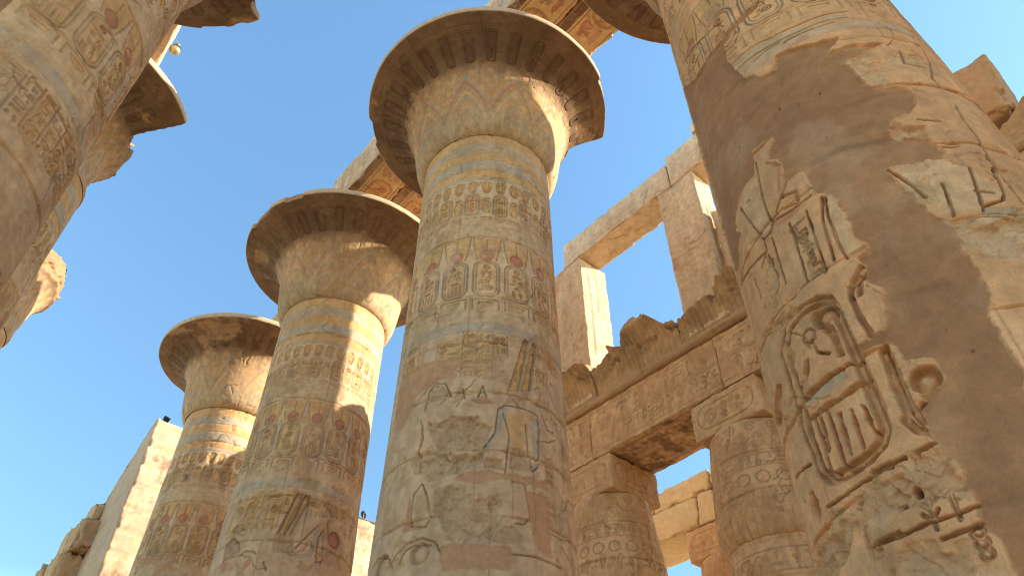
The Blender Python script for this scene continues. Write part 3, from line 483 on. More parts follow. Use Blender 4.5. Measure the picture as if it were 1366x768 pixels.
# ------------------------------------------------------------------ great columns
R_SH = 1.65
NX, S_ = 0.0, 7.775
def shaft_r(z):
    t = z / 16.4; return 1.9 - .297 * t - .275 * t * (1 - t)
def facing_of(c): return math.atan2(CAM.x - c[0], CAM.y - c[1])
def registers(cv, seed, vivid=1.0, depth=.032):
    r = cv.rng
    for z0, z1, col in ((16.05, 16.4, OCHRE), (15.72, 16.05, BLUE), (15.39, 15.72, OCHRE), (15.04, 15.39, BLUE), (14.74, 15.04, OCHRE), (14.62, 14.74, BLUE)):
        cv.band(z0, z1, col, .75 * vivid, True)
    n = 32; per = 2 * math.pi * R_SH / n
    for k in range(n + 1):                                       # upper frieze: name rings and jars under plumes
        x = -math.pi * R_SH + k * per
        cv.glyph('jar', x, 14.16, .42, per * .75, depth, OCHRE); cv.glyph('sun', x, 14.14, .16, per, depth * .6, RED)
        for s in (-.3, .3): cv.glyph('feather', x + s * per * .7, 14.18, .4, per * .4, depth * .8, OCHRE)
        if k % 2: cv.cartouche(x, 13.42, 14.1, per * .98, depth, OCHRE)
        else:
            cv.glyph('jar', x, 13.4, .68, per * .9, depth, OCHRE)
        cv.glyph('basket', x, 13.22, .17, per * .9, depth * .8, OCHRE)
    cv.hline(13.07); cv.hline(12.72)
    n = 16; per = 2 * math.pi * R_SH / n
    for k in range(n + 1):                                       # lower frieze: big name rings under disc and plumes
        x = -math.pi * R_SH + k * per + .05
        q = cv.win(x - per * .42, x + per * .42, 11.98, 12.66)
        if q: cv.tint(q[0], sstep(.02, -.02, d_poly(q[1], q[2], [(x - per * .46, 12.66), (x + per * .46, 12.66), (x + per * .3, 12.0), (x - per * .3, 12.0)])), OCHRE, .75)
        for s in (-1, 1): cv.line([(x + s * per * .3, 12.0), (x + s * per * .4, 12.3), (x + s * per * .46, 12.66)], .01, depth * .7)
        cv.line([(x, 12.3), (x, 12.62)], .01, depth * .6)
        q = cv.win(x - .2, x + .2, 11.95, 12.35)
        if q: cv.cut(q[0], np.hypot(q[1] - x, q[2] - 12.14) - .15, depth * .6, .015, .6, .1, RED, .85)
        cv.cartouche(x, 11.0, 11.97, per * .82, depth, OCHRE)
        cv.line([(x - per * .4, 10.68), (x - per * .4, 10.92), (x + per * .4, 10.92), (x + per * .4, 10.68)], .014, depth * .8, OCHRE)
        cv.glyph('basket', x, 10.7, .2, per * .6, depth * .8, OCHRE)
    cv.hline(10.6); cv.band(10.1, 10.33, BLUE, .75 * vivid)
    cv.hline(9.9, .01)
def god_figure(cv, s, top=9.95, flip=1, depth=.04):
    """tall twin-plumed standing figure in sunk relief"""
    f = flip; P = lambda L: [(s + f * x, top - z) for x, z in L]
    for a, b in ((0, .17), (.19, .36)):
        cv.poly(P([(a + .1, 0), (b + .1, .02), (b + .06, .5), (b - .14, 1.45), (a - .12, 1.45), (a + .02, .5)]), depth, OCHRE, .85, soft=.015, bulge=.5)
    cv.line(P([(-.14, 1.45), (-.12, 1.75), (.2, 1.8), (.24, 1.45)]), .018, depth)
    cv.line(P([(-.1, 1.8), (-.35, 1.95), (-.5, 2.6), (-.42, 4.2)]), .022, depth, BLUE)
    cv.line(P([(.2, 1.8), (.5, 1.95), (.66, 2.5), (.95, 1.4), (1.0, .95)]), .022, depth, BLUE)
    cv.poly(P([(-.3, 2.05), (.4, 2.0), (.28, 2.9), (.34, 4.2), (-.34, 4.2), (-.25, 2.9)]), depth * .6, OCHRE, .5, soft=.02, bulge=.7)
def king_figure(cv, s, top=9.2, flip=1, depth=.04):
    f = flip; P = lambda L: [(s + f * x, top - z) for x, z in L]
    cv.poly(P([(0, 0), (.2, -.06), (.34, .15), (.36, .5), (.1, .55), (-.06, .3)]), depth, GREYSTONE, .6, soft=.015, rough=.01)
    cv.line(P([(.05, .55), (-.1, .8), (-.2, 1.5), (-.3, 2.1), (-.4, 2.9)]), .02, depth)
    cv.line(P([(.3, .55), (.45, .8), (.85, 1.0), (1.15, .8)]), .025, depth, RED); cv.line(P([(.4, .9), (.3, 1.5), (.45, 2.1), (.6, 2.9)]), .02, depth)
    cv.poly(P([(.32, .85), (.75, 1.1), (1.1, .85), (1.12, .95), (.78, 1.28), (.3, 1.05)]), depth * .5, RED, .6, soft=.015)
    cv.poly(P([(-.28, 2.1), (.42, 2.0), (.75, 2.75), (-.1, 2.85)]), depth * .7, PALE, .5, soft=.02, bulge=.7)
def make_bell(root, c, facing, seed, fine, broken=None, slim=0.0, soot=.6):
    prof = np.array([(1.60, 16.40), (1.70, 16.46), (1.80, 16.62), (1.88, 16.9), (1.93, 17.2), (1.985, 17.6), (2.04, 18.0), (2.14, 18.38), (2.28, 18.63), (2.52, 18.83), (2.86, 19.0), (3.16, 19.11), (3.41, 19.2)])
    prof[:, 0] -= slim * np.clip((18.9 - prof[:, 1]) / .8, 0, 1) * np.clip((prof[:, 1] - 16.4) / .5, 0, 1)
    d = np.r_[0, np.cumsum(np.hypot(*np.diff(prof, axis=0).T))]; total = d[-1]
    n = int(total / fine); v = np.linspace(0, total, n)
    w_ = np.interp(v, d, prof[:, 0]); z_ = np.interp(v, d, prof[:, 1])
    k = np.ones(7) / 7
    ws = np.convolve(np.pad(w_, 3, 'edge'), k, 'valid'); zs = np.convolve(np.pad(z_, 3, 'edge'), k, 'valid')
    ws[-1], zs[-1] = w_[-1], z_[-1]
    R0 = 2.0
    S = samples(-math.pi * R0, math.pi * R0, -2.2 * R0, 2.2 * R0, fine * .9, fine * 3)[:-1]
    cv = Canvas(S, v, (OCHRE * .4 + PALE * .6) * np.array((.86, .80, .74)), seed); cv.outk = .3; X, V = np.meshgrid(S, v)
    cell = 2 * math.pi * R0 / 20; pal = [OCHRE, BLUE, RED * .7 + OCHRE * .3, GREEN, OCHRE * .6 + PALE * .4, BLUE * .5 + GREEN * .5]
    big = 2 * cell
    xs = np.abs((X / big) % 1 - .5) * big                        # nested leaf chevrons
    a = V + 1.9 * xs ** 1.35 / .63 ** .35; col = cv.C
    for i in range(11):
        m = sstep(.012, -.012, np.abs(a - (2.25 - i * .19)) - .075) * (V > .1); kk = (m * .78)[..., None]
        col = col * (1 - kk) + np.float32(pal[i % 6]) * kk
        cv.H -= .007 * sstep(.014, .004, np.abs(a - (2.33 - i * .19)))
    low = sstep(1.0, .55, V); st = (X / (cell / 6)); m = sstep(.35, .2, np.abs(st % 1 - .5)) * low
    si = np.floor(st).astype(int) % 5
    for i in range(5):
        kk = (m * (si == i) * .8)[..., None]; col = col * (1 - kk) + np.float32(pal[(i * 2 + 1) % 6]) * kk
    cv.H -= .008 * low * sstep(.08, .02, np.abs(st % 1 - .0))
    cv.C = col.astype(np.float32)
    # stems and umbels between the leaves
    nr_ = 28; rc = 2 * math.pi * R0 / nr_
    for kx in range(nr_):
        x = -math.pi * R0 + (kx + .5) * rc
        for o, cc in ((-.16, BLUE), (-.05, OCHRE), (.06, BLUE), (.17, GREEN)):
            q = cv.win(x + o * rc - .03, x + o * rc + .03, 1.75, total - .5, 0)
            if q and q[1].size: cv.tint(q[0], sstep(.026, .014, np.abs(q[1] - x - o * rc)) * sstep(1.6, 2.0, q[2]), cc, .6)
            cv.line([(x + (o + .055) * rc, 1.7), (x + (o + .055) * rc, total - .45)], .007, .008, None, 0)
        cv.glyph('sun', x + rc / 2, 2.1, .2, None, .012, PALE); cv.glyph('bread', x + rc / 2, 1.92, .14, None, .012, GREEN)
    # sooty underside of the flare with rings of royal names
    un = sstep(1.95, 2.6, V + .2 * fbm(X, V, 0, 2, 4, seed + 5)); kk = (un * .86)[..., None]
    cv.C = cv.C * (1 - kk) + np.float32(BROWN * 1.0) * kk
    for kx in range(nr_):
        x = -math.pi * R0 + kx * rc
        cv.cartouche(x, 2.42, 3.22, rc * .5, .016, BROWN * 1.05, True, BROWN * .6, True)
    cv.hline(total - .3, .008)
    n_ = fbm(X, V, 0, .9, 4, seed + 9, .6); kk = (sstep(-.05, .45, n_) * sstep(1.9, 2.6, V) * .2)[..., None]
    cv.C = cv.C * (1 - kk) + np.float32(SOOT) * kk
    cv.weather(-.02, .006, (), seed + 13, False, STONE2, .07, .3)
    # radial cracks in the flare
    rg = np.random.default_rng(seed)
    for q in range(6):
        x = rg.uniform(-2, 2) * R0; pts = [(x, total)]
        for s in range(6): x += rg.uniform(-.12, .12); pts.append((x, total - .3 * (s + 1)))
        cv.line(pts, .007, .02)
    T = np.gradient(np.stack([ws, zs], 1), axis=0); T /= np.linalg.norm(T, axis=1)[:, None]
    Nr = np.stack([T[:, 1], -T[:, 0]], 1)
    # lip, top and inner rim as extra rows
    lip = [(3.435, 19.23), (3.44, 19.30), (3.435, 19.40), (3.40, 19.43), (3.0, 19.44), (1.2, 19.44), (.05, 19.44)]
    ext = []; prev = (ws[-1], zs[-1])
    for p in lip:
        m = max(1, int(math.hypot(p[0] - prev[0], p[1] - prev[1]) / max(fine * 1.5, .05)));  m = min(m, 6)
        for q in range(1, m + 1): ext.append((prev[0] + (p[0] - prev[0]) * q / m, prev[1] + (p[1] - prev[1]) * q / m))
        prev = p
    ext = np.array(ext); P = np.concatenate([np.stack([ws, zs], 1), ext]); NN = np.concatenate([Nr, np.repeat([[1., 0.]], len(ext), 0)])
    H = np.concatenate([cv.H, np.zeros((len(ext), len(S)))]); He = np.broadcast_to(.012 * fbm(X[:1], X[:1] * 0, 0, 3, 4, seed + 3), (len(ext), len(S)))
    H[len(v):] = He * sstep(.5, 3.0, ext[:, 0])[:, None]
    C2 = np.concatenate([cv.C, np.ones((len(ext), len(S), 3)) * np.float32(PALE * .9)])
    ang = facing - S / R0
    rr = P[:, 0][:, None] + H * NN[:, 0][:, None]; zz = P[:, 1][:, None] + H * NN[:, 1][:, None]
    # chipped and broken rim: the radius of the flare is limited per direction
    a_deg = np.degrees(ang)
    lim = 3.45 - .035 * np.clip(fbm(S, S * 0, 0, 2.7, 4, seed + 17), 0, 1) - .10 * sstep(.42, .5, fbm(S, S * 0, 0, .9, 3, seed + 19))
    if broken:
        for a0, a1, rl in broken:
            da = (a_deg - a0) % 360; wdt = (a1 - a0) % 360
            k_ = sstep(-3, 3, np.minimum(da, wdt - da) + 3.0 * fbm(S, S * 0, 0, 2.0, 3, seed + 23)) * (da < wdt + 8)
            lim = lim * (1 - k_) + (rl + .18 * fbm(S, S * 0, 0, 1.6, 4, seed + 29)) * k_
    ov = np.maximum(rr - lim[None], 0); rr = rr - ov
    zz = zz - 0 * ov
    # under a break the stone is a rough, steep fracture
    fr = ov > .03
    jag = 1.3 * facets(rr * np.sin(ang), rr * np.cos(ang), zz, 1.9, seed + 37) + .5 * facets(rr * np.sin(ang), rr * np.cos(ang), zz, 6, seed + 38)
    rr = np.where(fr, rr + .08 * jag * np.minimum(ov * 3, 1), rr)
    C2[fr] = STONE2 * .75
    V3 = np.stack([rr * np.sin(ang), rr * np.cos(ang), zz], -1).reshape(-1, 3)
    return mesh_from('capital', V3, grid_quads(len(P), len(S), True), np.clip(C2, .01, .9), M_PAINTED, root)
JOINTS = (2.1, 3.2, 4.3, 5.4, 6.5, 7.62, 8.75, 9.86, 10.98, 12.72, 13.9, 15.0)
def great_column(c, label, seed, fine, zf, extra=None, broken=None, top=True, vivid=1.0, slim=0.0, abac=1.15, offset=0.0, arc=2.1, soot=.6, rough_cut=.008, base=None):
    root = thing('great_column', label, 'column', (c[0], c[1], 0), 'great papyrus columns of the nave')
    fa = facing_of(c)
    S = samples(-math.pi * R_SH, math.pi * R_SH, -arc * R_SH, arc * R_SH, fine, fine * 4)[:-1]
    Z = samples(.55, 16.42, zf[0], zf[1], fine, fine * 4)
    cv = Canvas(S, Z, STONE * .5 + PALE * .5 if base is None else base, seed)
    registers(cv, seed, vivid)
    if rough_cut:
        SS, ZZ = np.meshgrid(S, Z); cv.wob = rough_cut; cv.wn = fbm(SS, ZZ, 0, 9, 4, seed + 400, .65); cv.H += rough_cut * (.55 * fbm(SS, ZZ, 0, 16, 3, seed + 410, .65) + .25 * np.minimum(fbm(SS, ZZ * .7, 0, 38, 2, seed + 411), 0))
    if base is None:                                             # lower walls have lost most of their wash
        k_ = (.62 * sstep(10.3, 9.9, cv.Z))[:, None, None]; cv.C = (cv.C * (1 - k_) + np.float32((.57, .365, .225)) * k_).astype(np.float32)
    if extra: extra(cv)
    cv.weather(.06, .0045, JOINTS, seed, pale=.45 if base is None else .2)
    P = np.stack([shaft_r(Z), Z], 1); N = np.stack([np.ones(len(Z)), np.zeros(len(Z))], 1)
    if extra and hasattr(extra, 'after'): extra.after(cv)
    revolve('shaft', cv, P, N, R_SH, fa, M_PAINTED, root)
    if top:
        make_bell(root, c, fa, seed + 100, fine, broken, slim, soot)
        block('abacus', (-abac, -abac, 19.445), (abac, abac, 20.64), .12, M_MASONRY, root, STONE, .05, .15, .01, seed + 7)
    # low round base
    zb = np.array([0, .0, .25, .45, .5, .5]); rb = np.array([.05, 2.55, 2.58, 2.5, 2.42, .05])
    Sb = np.linspace(-math.pi * R_SH, math.pi * R_SH, 97)[:-1]
    cb = Canvas(Sb, np.arange(6), STONE2, seed)
    revolve('base', cb, np.stack([rb, zb], 1), np.stack([np.ones(6), np.zeros(6)], 1), R_SH, fa, M_MASONRY, root)
    return root
def general_scene(figs, seed):
    def f(cv):
        r = cv.rng
        for kind, s, fl in figs:
            (god_figure if kind == 'g' else king_figure)(cv, s, 9.93 if kind == 'g' else 9.05, fl)
        taken = [s for _, s, _ in figs if _ == _]
        x = -math.pi * R_SH + .1
        while x < math.pi * R_SH - .3:
            if all(not (s - .35 < x + .14 < s + .5) for k, s, fl in figs if k == 'g'):
                near = any(k == 'k' and abs(x - s) < 1.0 for k, s, fl in figs)
                cv.texcol(x, x + .27, 9.15 if near or r.random() < .7 else 8.2, 9.98, .03, OCHRE if r.random() < .6 else None)
            x += .285
    return f
def c1_extra(cv):
    D = DATA['c1']
    for a, b in D['text']: cv.texcol(a[0], b[0], b[1], a[1], .028, OCHRE)
    for p in D['yellow']: cv.poly(p, .004, OCHRE, .7, bulge=0)
    for p in D['blue']: cv.poly(p, .02, BLUE, .8, bulge=.6)
    for p in D['red']: cv.poly(p, .01, RED, .75, ragged=.02, bulge=.3)
    for p in D['plume']: cv.poly(p, .07, OCHRE, .8, soft=.01, bulge=.5); cv.line(p + [p[0]], .008, .07, None, 0, .6)
    for p in D['line']: cv.line(p, .009, .05, BROWN, .15, .55)
    for p in D['rough']: cv.poly(p, .035, GREYSTONE, .7, ragged=.04, rough=.02, seed=5, facet=True)
    # back of the shaft
    rg = cv.rng
    for s in (-4.6, -3.9, -3.2, -2.5, 2.3, 2.9, 3.6, 4.3): cv.texcol(s, s + .27, 8.3, 9.98, .03, OCHRE)
def c1_after(cv):
    D = DATA['c1']
    for i, p in enumerate(D['pit']): cv.poly(p, .075, GREYSTONE, .5, ragged=.13, soft=.035, rough=.035, seed=70 + i, bulge=-.25, facet=True)
    for i, p in enumerate(D['plaster']): cv.poly(p, .012, PLASTER * 1.35, .65, ragged=.09, soft=.014, rough=.006, seed=40 + i, edge=.004)
    for a, b in D['disc']:
        q = cv.win(a[0] - .2, a[0] + .2, a[1] - .2, a[1] + .2)
        if q: cv.cut(q[0], np.hypot(q[1] - a[0], q[2] - a[1]) - abs(b[0] - a[0]), .08, .015, .5, .08)
c1_extra.after = c1_after
def c2_extra(cv):
    D = DATA['c2']
    for a, b in D['text']: cv.texcol(a[0], b[0], b[1], a[1], .04, OCHRE)
    for p in D['blue']: cv.poly(p, .03, BLUE, .8, bulge=.6)
    for p in D['red']: cv.poly(p, .015, RED, .6, ragged=.02, bulge=.3)
    for p in D['plume']: cv.poly(p, .07, OCHRE, .8, soft=.01, bulge=.5); cv.line(p + [p[0]], .008, .06, None, 0, .6)
    for p in D['line']: cv.line(p, .010, .05, None, 0, .6)
    for p in D['rough']: cv.poly(p, .04, GREYSTONE, .6, ragged=.04, rough=.02, seed=5, facet=True)
    for s in (-4.6, -4.0, -3.4, -2.8, 2.2, 2.8, 3.4, 4.0, 4.6): cv.texcol(s, s + .27, 8.4, 9.98, .04, OCHRE)
def c2_after(cv):
    for a, b in DATA['c2']['disc']:
        q = cv.win(a[0] - .3, a[0] + .3, a[1] - .3, a[1] + .3); cv.cut(q[0], np.hypot(q[1] - a[0], q[2] - a[1]) - abs(b[0] - a[0]), .07, .012, .6, .08, RED, .85)
c2_extra.after = c2_after
def r1_extra(cv):
    D = DATA['r1']
    for p in D['light']: cv.poly(p, -.004, PALE, .4, ragged=.08, bulge=0)
    for p in D['ochre']: cv.poly(p, .002, OCHRE, .6, ragged=.05, bulge=0)
    for p in D['green']: cv.poly(p, .012, np.array((.40, .36, .25)), .6, ragged=.03, bulge=0)
    for p in D['red']: cv.poly(p, .004, RED, .6, ragged=.05, bulge=0)
    for a, b in D['textcol']:
        for k in range(7):
            t = (k + .5) / 7; cv.glyph((TALL + SQ + WIDE)[cv.rng.integers(len(ALLG))], a[0] + (b[0] - a[0]) * t, a[1] + (b[1] - a[1]) * t - .1, .2, .2, .045)
    for p in D['sketch']: cv.line(p, .02, .045, None, 0, .35)
    for p in D['cart']: cv.line(p, .028, .09, None, 0, .35)
    for p in D['groove']: cv.line(p, .013, .075, None, 0, .45)
    for p in D['stroke']: cv.line(p, .024, .10, RED * .8, .4, .3)
    for p in D['plume'] + D['shelf']: cv.poly(p, .125, None, 0, ragged=.03, soft=.006, rough=.012, bulge=.15)
    for p in D['fig']: cv.poly(p, .12, None, 0, ragged=.012, soft=.006, bulge=.4)
    for p in D['ankh'][1:]: cv.line(p, .014, .045, None, 0, .4)
    a, b = D['ankh'][0]; q = cv.win(a[0] - .2, a[0] + .2, a[1] - .2, a[1] + .2)
    cv.cut(q[0], np.abs(np.hypot(q[1] - a[0], q[2] - a[1]) - .07) - .014, .045, .008, 0)
    for p in D['textrow']:
        for (x0, z0), (x1, z1) in zip(p[:-1], p[1:]):
            n = max(1, int(math.hypot(x1 - x0, z1 - z0) / .15))
            for k in range(n): cv.glyph(TALL[cv.rng.integers(len(TALL))], x0 + (x1 - x0) * (k + .5) / n, z0 + (z1 - z0) * (k + .5) / n - .12, .25, .16, .055)
    for s in (-4.5, -3.9, 3.4, 4.0): cv.texcol(s, s + .3, 6, 9.9, .03, None)
def r1_after(cv):
    D = DATA['r1']
    for i, p in enumerate(D['rough']): cv.poly(p, .055, GREYSTONE * 1.15, .5, ragged=.16, soft=.05, rough=.045 if i == 0 else .018, seed=90 + i, bulge=-.2, facet=True)
    for i, (a, b) in enumerate(D['disc']):
        R = math.hypot(a[0] - b[0], a[1] - b[1]); q = cv.win(a[0] - .3, a[0] + .3, a[1] - .3, a[1] + .3)
        if q: cv.cut(q[0], np.hypot(q[1] - a[0], q[2] - a[1]) - R, .14, .010, .6, .10, None, 0, .25)
    SS, ZZ = np.meshgrid(cv.S, cv.Z)
    for p in D['plaster']:
        pl = d_poly(SS, ZZ, p) + .06 * (fbm(SS, ZZ, 0, 4.5, 5, 120, .62) + .4 * (worley(SS, ZZ, 0, 8, 122) - .45))
    inn = sstep(.012, -.012, pl)
    h = -.032 + .02 * fbm(SS, ZZ, 0, .9, 3, 131) + .003 * fbm(SS * 1.2, ZZ * 3, 0, 5, 4, 132, .6) + .004 * np.minimum(fbm(SS, ZZ, 0, 2.2, 3, 133), 0)
    feather = sstep(-.25, 0, pl)                                 # the render is smeared up to its edge
    cv.H = (cv.H * (1 - inn) + (h + .018 * feather * fbm(SS, ZZ, 0, 2, 3, 134)) * inn).astype(np.float32)
    cv.H += .008 * np.exp(-((pl - .015) / .02) ** 2)
    tone = 1 + .24 * fbm(SS, ZZ, 0, .7, 4, 135, .55) + .10 * fbm(SS * .6, ZZ * 2.2, 0, 2.4, 4, 136, .6) + .07 * fbm(SS, ZZ, 0, 14, 3, 137)
    dust = sstep(.05, .4, fbm(SS, ZZ, 0, 1.1, 5, 138, .6)) * .22
    pc = PLASTER * tone[..., None]; pc = pc * (1 - dust[..., None]) + PALE * .85 * dust[..., None]
    inc = sstep(.014, -.022, pl + .016 * fbm(SS, ZZ, 0, 9, 4, 140, .65))   # smeared edge
    k = (inc * (.97 - .35 * feather * sstep(-.1, .4, fbm(SS, ZZ, 0, 3, 4, 139))))[..., None]
    cv.C = (cv.C * (1 - k) + pc * k).astype(np.float32)
    for p in D['trowel']:
        xs, zs = [q[0] for q in p], [q[1] for q in p]; w, X, Z = cv.win(min(xs), max(xs), min(zs), max(zs), .2)
        d = d_line(X, Z, p) + .02 * fbm(X, Z, 0, 3, 3, 141); m = np.exp(-(d / .05) ** 2) * inn[w]
        cv.H[w] -= .010 * m; cv.C[w] *= (1 - .16 * m)[..., None]
    rg = np.random.default_rng(5)
    for k in range(70):                                          # nail-sized gouges in the render
        x, z = rg.uniform(-1.8, 2.6), rg.uniform(3.6, 10.3); ang = rg.uniform(-.5, .5) + 1.5; l = rg.uniform(.004, .06)
        qq = cv.win(x - .1, x + .1, z - .1, z + .1)
        if qq is None or qq[1].size == 0 or inn[qq[0]].min() < .9: continue
        cv.cut(qq[0], d_seg(qq[1], qq[2], (x, z), (x + l * math.cos(ang), z + l * math.sin(ang))) - rg.uniform(.002, .005), .04, .006, 0)
    for a, b in D['hole']:
        R = math.hypot(a[0] - b[0], a[1] - b[1]); qq = cv.win(a[0] - .4, a[0] + .4, a[1] - .4, a[1] + .4)
        if qq: cv.cut(qq[0], d_ell(qq[1], qq[2], a[0], a[1], R * .62, R * 1.0) + .03 * fbm(qq[1], qq[2], 0, 9, 3, 3), .22, .02, 0, out=.2)
r1_extra.after = r1_after

C_RB = (0, -7.775)
C_R1, C_C1, C_C2, C_C3 = (0, 0), (0, 7.775), (0, 15.55), (0, 23.325)
C_L0, C_L1, C_L2, C_L3 = (-9.51, -.222), (-9.51, 7.553), (-9.51, 15.33), (-9.51, 23.1)
great_column(C_R1, "nearest right-hand column, its carving half covered by smooth brown plaster", 11, .0078, (3.3, 12.0), r1_extra, None, vivid=.6, arc=1.42, rough_cut=.010, base=np.array((.64, .335, .16)))
great_column(C_C1, "tall central column with complete bell capital and twin-plumed god carved below", 12, .015, (5.3, 16.42), c1_extra, [(60, 119, 2.25)])
great_column(C_C2, "column with a broad sunlit patch under its bell capital, left of the central column", 13, .022, (6.0, 16.42), c2_extra, None)
great_column(C_C3, "farthest and smallest of the complete bell columns, beside the pale pylon wall", 14, .032, (7.0, 16.42), general_scene([('g', .9, 1), ('k', -1.0, 1)], 4), None)
great_column(C_RB, "great column behind the camera, out of the picture", 19, .12, (2, 16.4), None, None, rough_cut=0)
great_column(C_L0, "column closest to the camera, only its dark rough edge in the top left corner", 15, .04, (2.0, 16.42), general_scene([('g', .9, 1)], 5), None)
great_column(C_L1, "large left-hand column with painted name rings above a grey band", 16, .018, (6.0, 16.42), general_scene([('g', -1.6, 1), ('k', .2, -1)], 6), [(62, 100, 2.9)], arc=2.0)
great_column(C_L2, "left-hand column whose chipped capital shows behind the painted shaft", 17, .028, (8.0, 16.42), general_scene([('g', .4, 1)], 7), [(2, 123, 2.0)], slim=.40)
great_column(C_L3, "far left column with a ragged broken capital low against the sky", 18, .045, (8.0, 16.42), general_scene([('g', .4, 1)], 8), [(20, 300, 2.2)], slim=.2)

# ------------------------------------------------------------------ architraves over the great columns
def beam_carve(seed, flat=False):
    def under(cv):                                               # painted underside
        S, Z = cv.S, cv.Z; x0, x1, y0, y1 = S[0], S[-1], Z[0], Z[-1]
        cv.C[:] = np.array((.54, .355, .165))
        i0, i1 = np.searchsorted(S, (x0, x0 + .26)); cv.C[:, i0:i1] = BROWN
        for o in (.26, .36, x1 - x0 - .12): cv.line([(x0 + o, y0), (x0 + o, y1)], .012, .02, BROWN)
        y = y0 + .25; c = (x0 + x1) / 2 + .12
        while y + 1.5 < y1:
            cv.cartouche(c, y, y + 1.5, (x1 - x0) * .52, .03, OCHRE, True, RED, True); y += 1.7
            cv.glyph('man', c - .2, y - .12, .5, None, .03, RED); cv.glyph('reed', c + .2, y - .12, .5, None, .03, RED); y += .55
        cv.weather(.12, .005, (), seed, True, STONE, .2)
    def front(cv):
        cv.C[:] = PALE * .9; x = cv.S[0] + .3
        while x < cv.S[-1] - .5:
            cv.cartouche(x + .3, cv.Z[0] + .45, cv.Z[-1] - .35, .5, .02, None, True, None); x += .85
        cv.weather(.4, .01, (), seed + 1, True, STONE2, .5)
    return {'-z': under, '-x': front}
def great_beam(x0, x1, y0, y1, z1, label, seed, group='architrave beams on the great columns'):
    o = block('architrave_beam', (x0, y0, 20.66), (x1, y1, z1), (.03, .03, .05), M_PAINTED, None, PALE * .9, .07, .2, .012, seed, beam_carve(seed))
    return tag(o, label, 'beam', group)
great_beam(-1.42, -.02, .03, 7.74, 22.48, "painted stone beam between the central column and nearest right column, nave side", 31)
great_beam(.02, 1.42, .02, 7.75, 22.6, "painted stone beam over the gap right of the central capital, outer side", 32)
great_beam(-1.42, -.02, 7.8, 15.1, 22.47, "stone beam behind the central capital, its pale side slanting down left, nave side", 33)
great_beam(.02, 1.42, 7.82, 15.3, 22.5, "stone beam seen in the narrow gap between central capital and its left neighbour, outer side", 34)
block_l = block('architrave_beam', (-10.9, 7.6, 20.66), (-8.06, 15.3, 22.5), (.05, .05, .06), M_PAINTED, None, PALE * .9, .05, .15, .012, 35)
tag(block_l, "stone beam with a thin sunlit edge high behind the large left column", 'beam', 'architrave beams on the great columns')
great_beam(.02, 1.42, 15.4, 23.2, 21.5, "low broken stone beam whose pale corner peeps out between the two smaller complete bell columns", 36)

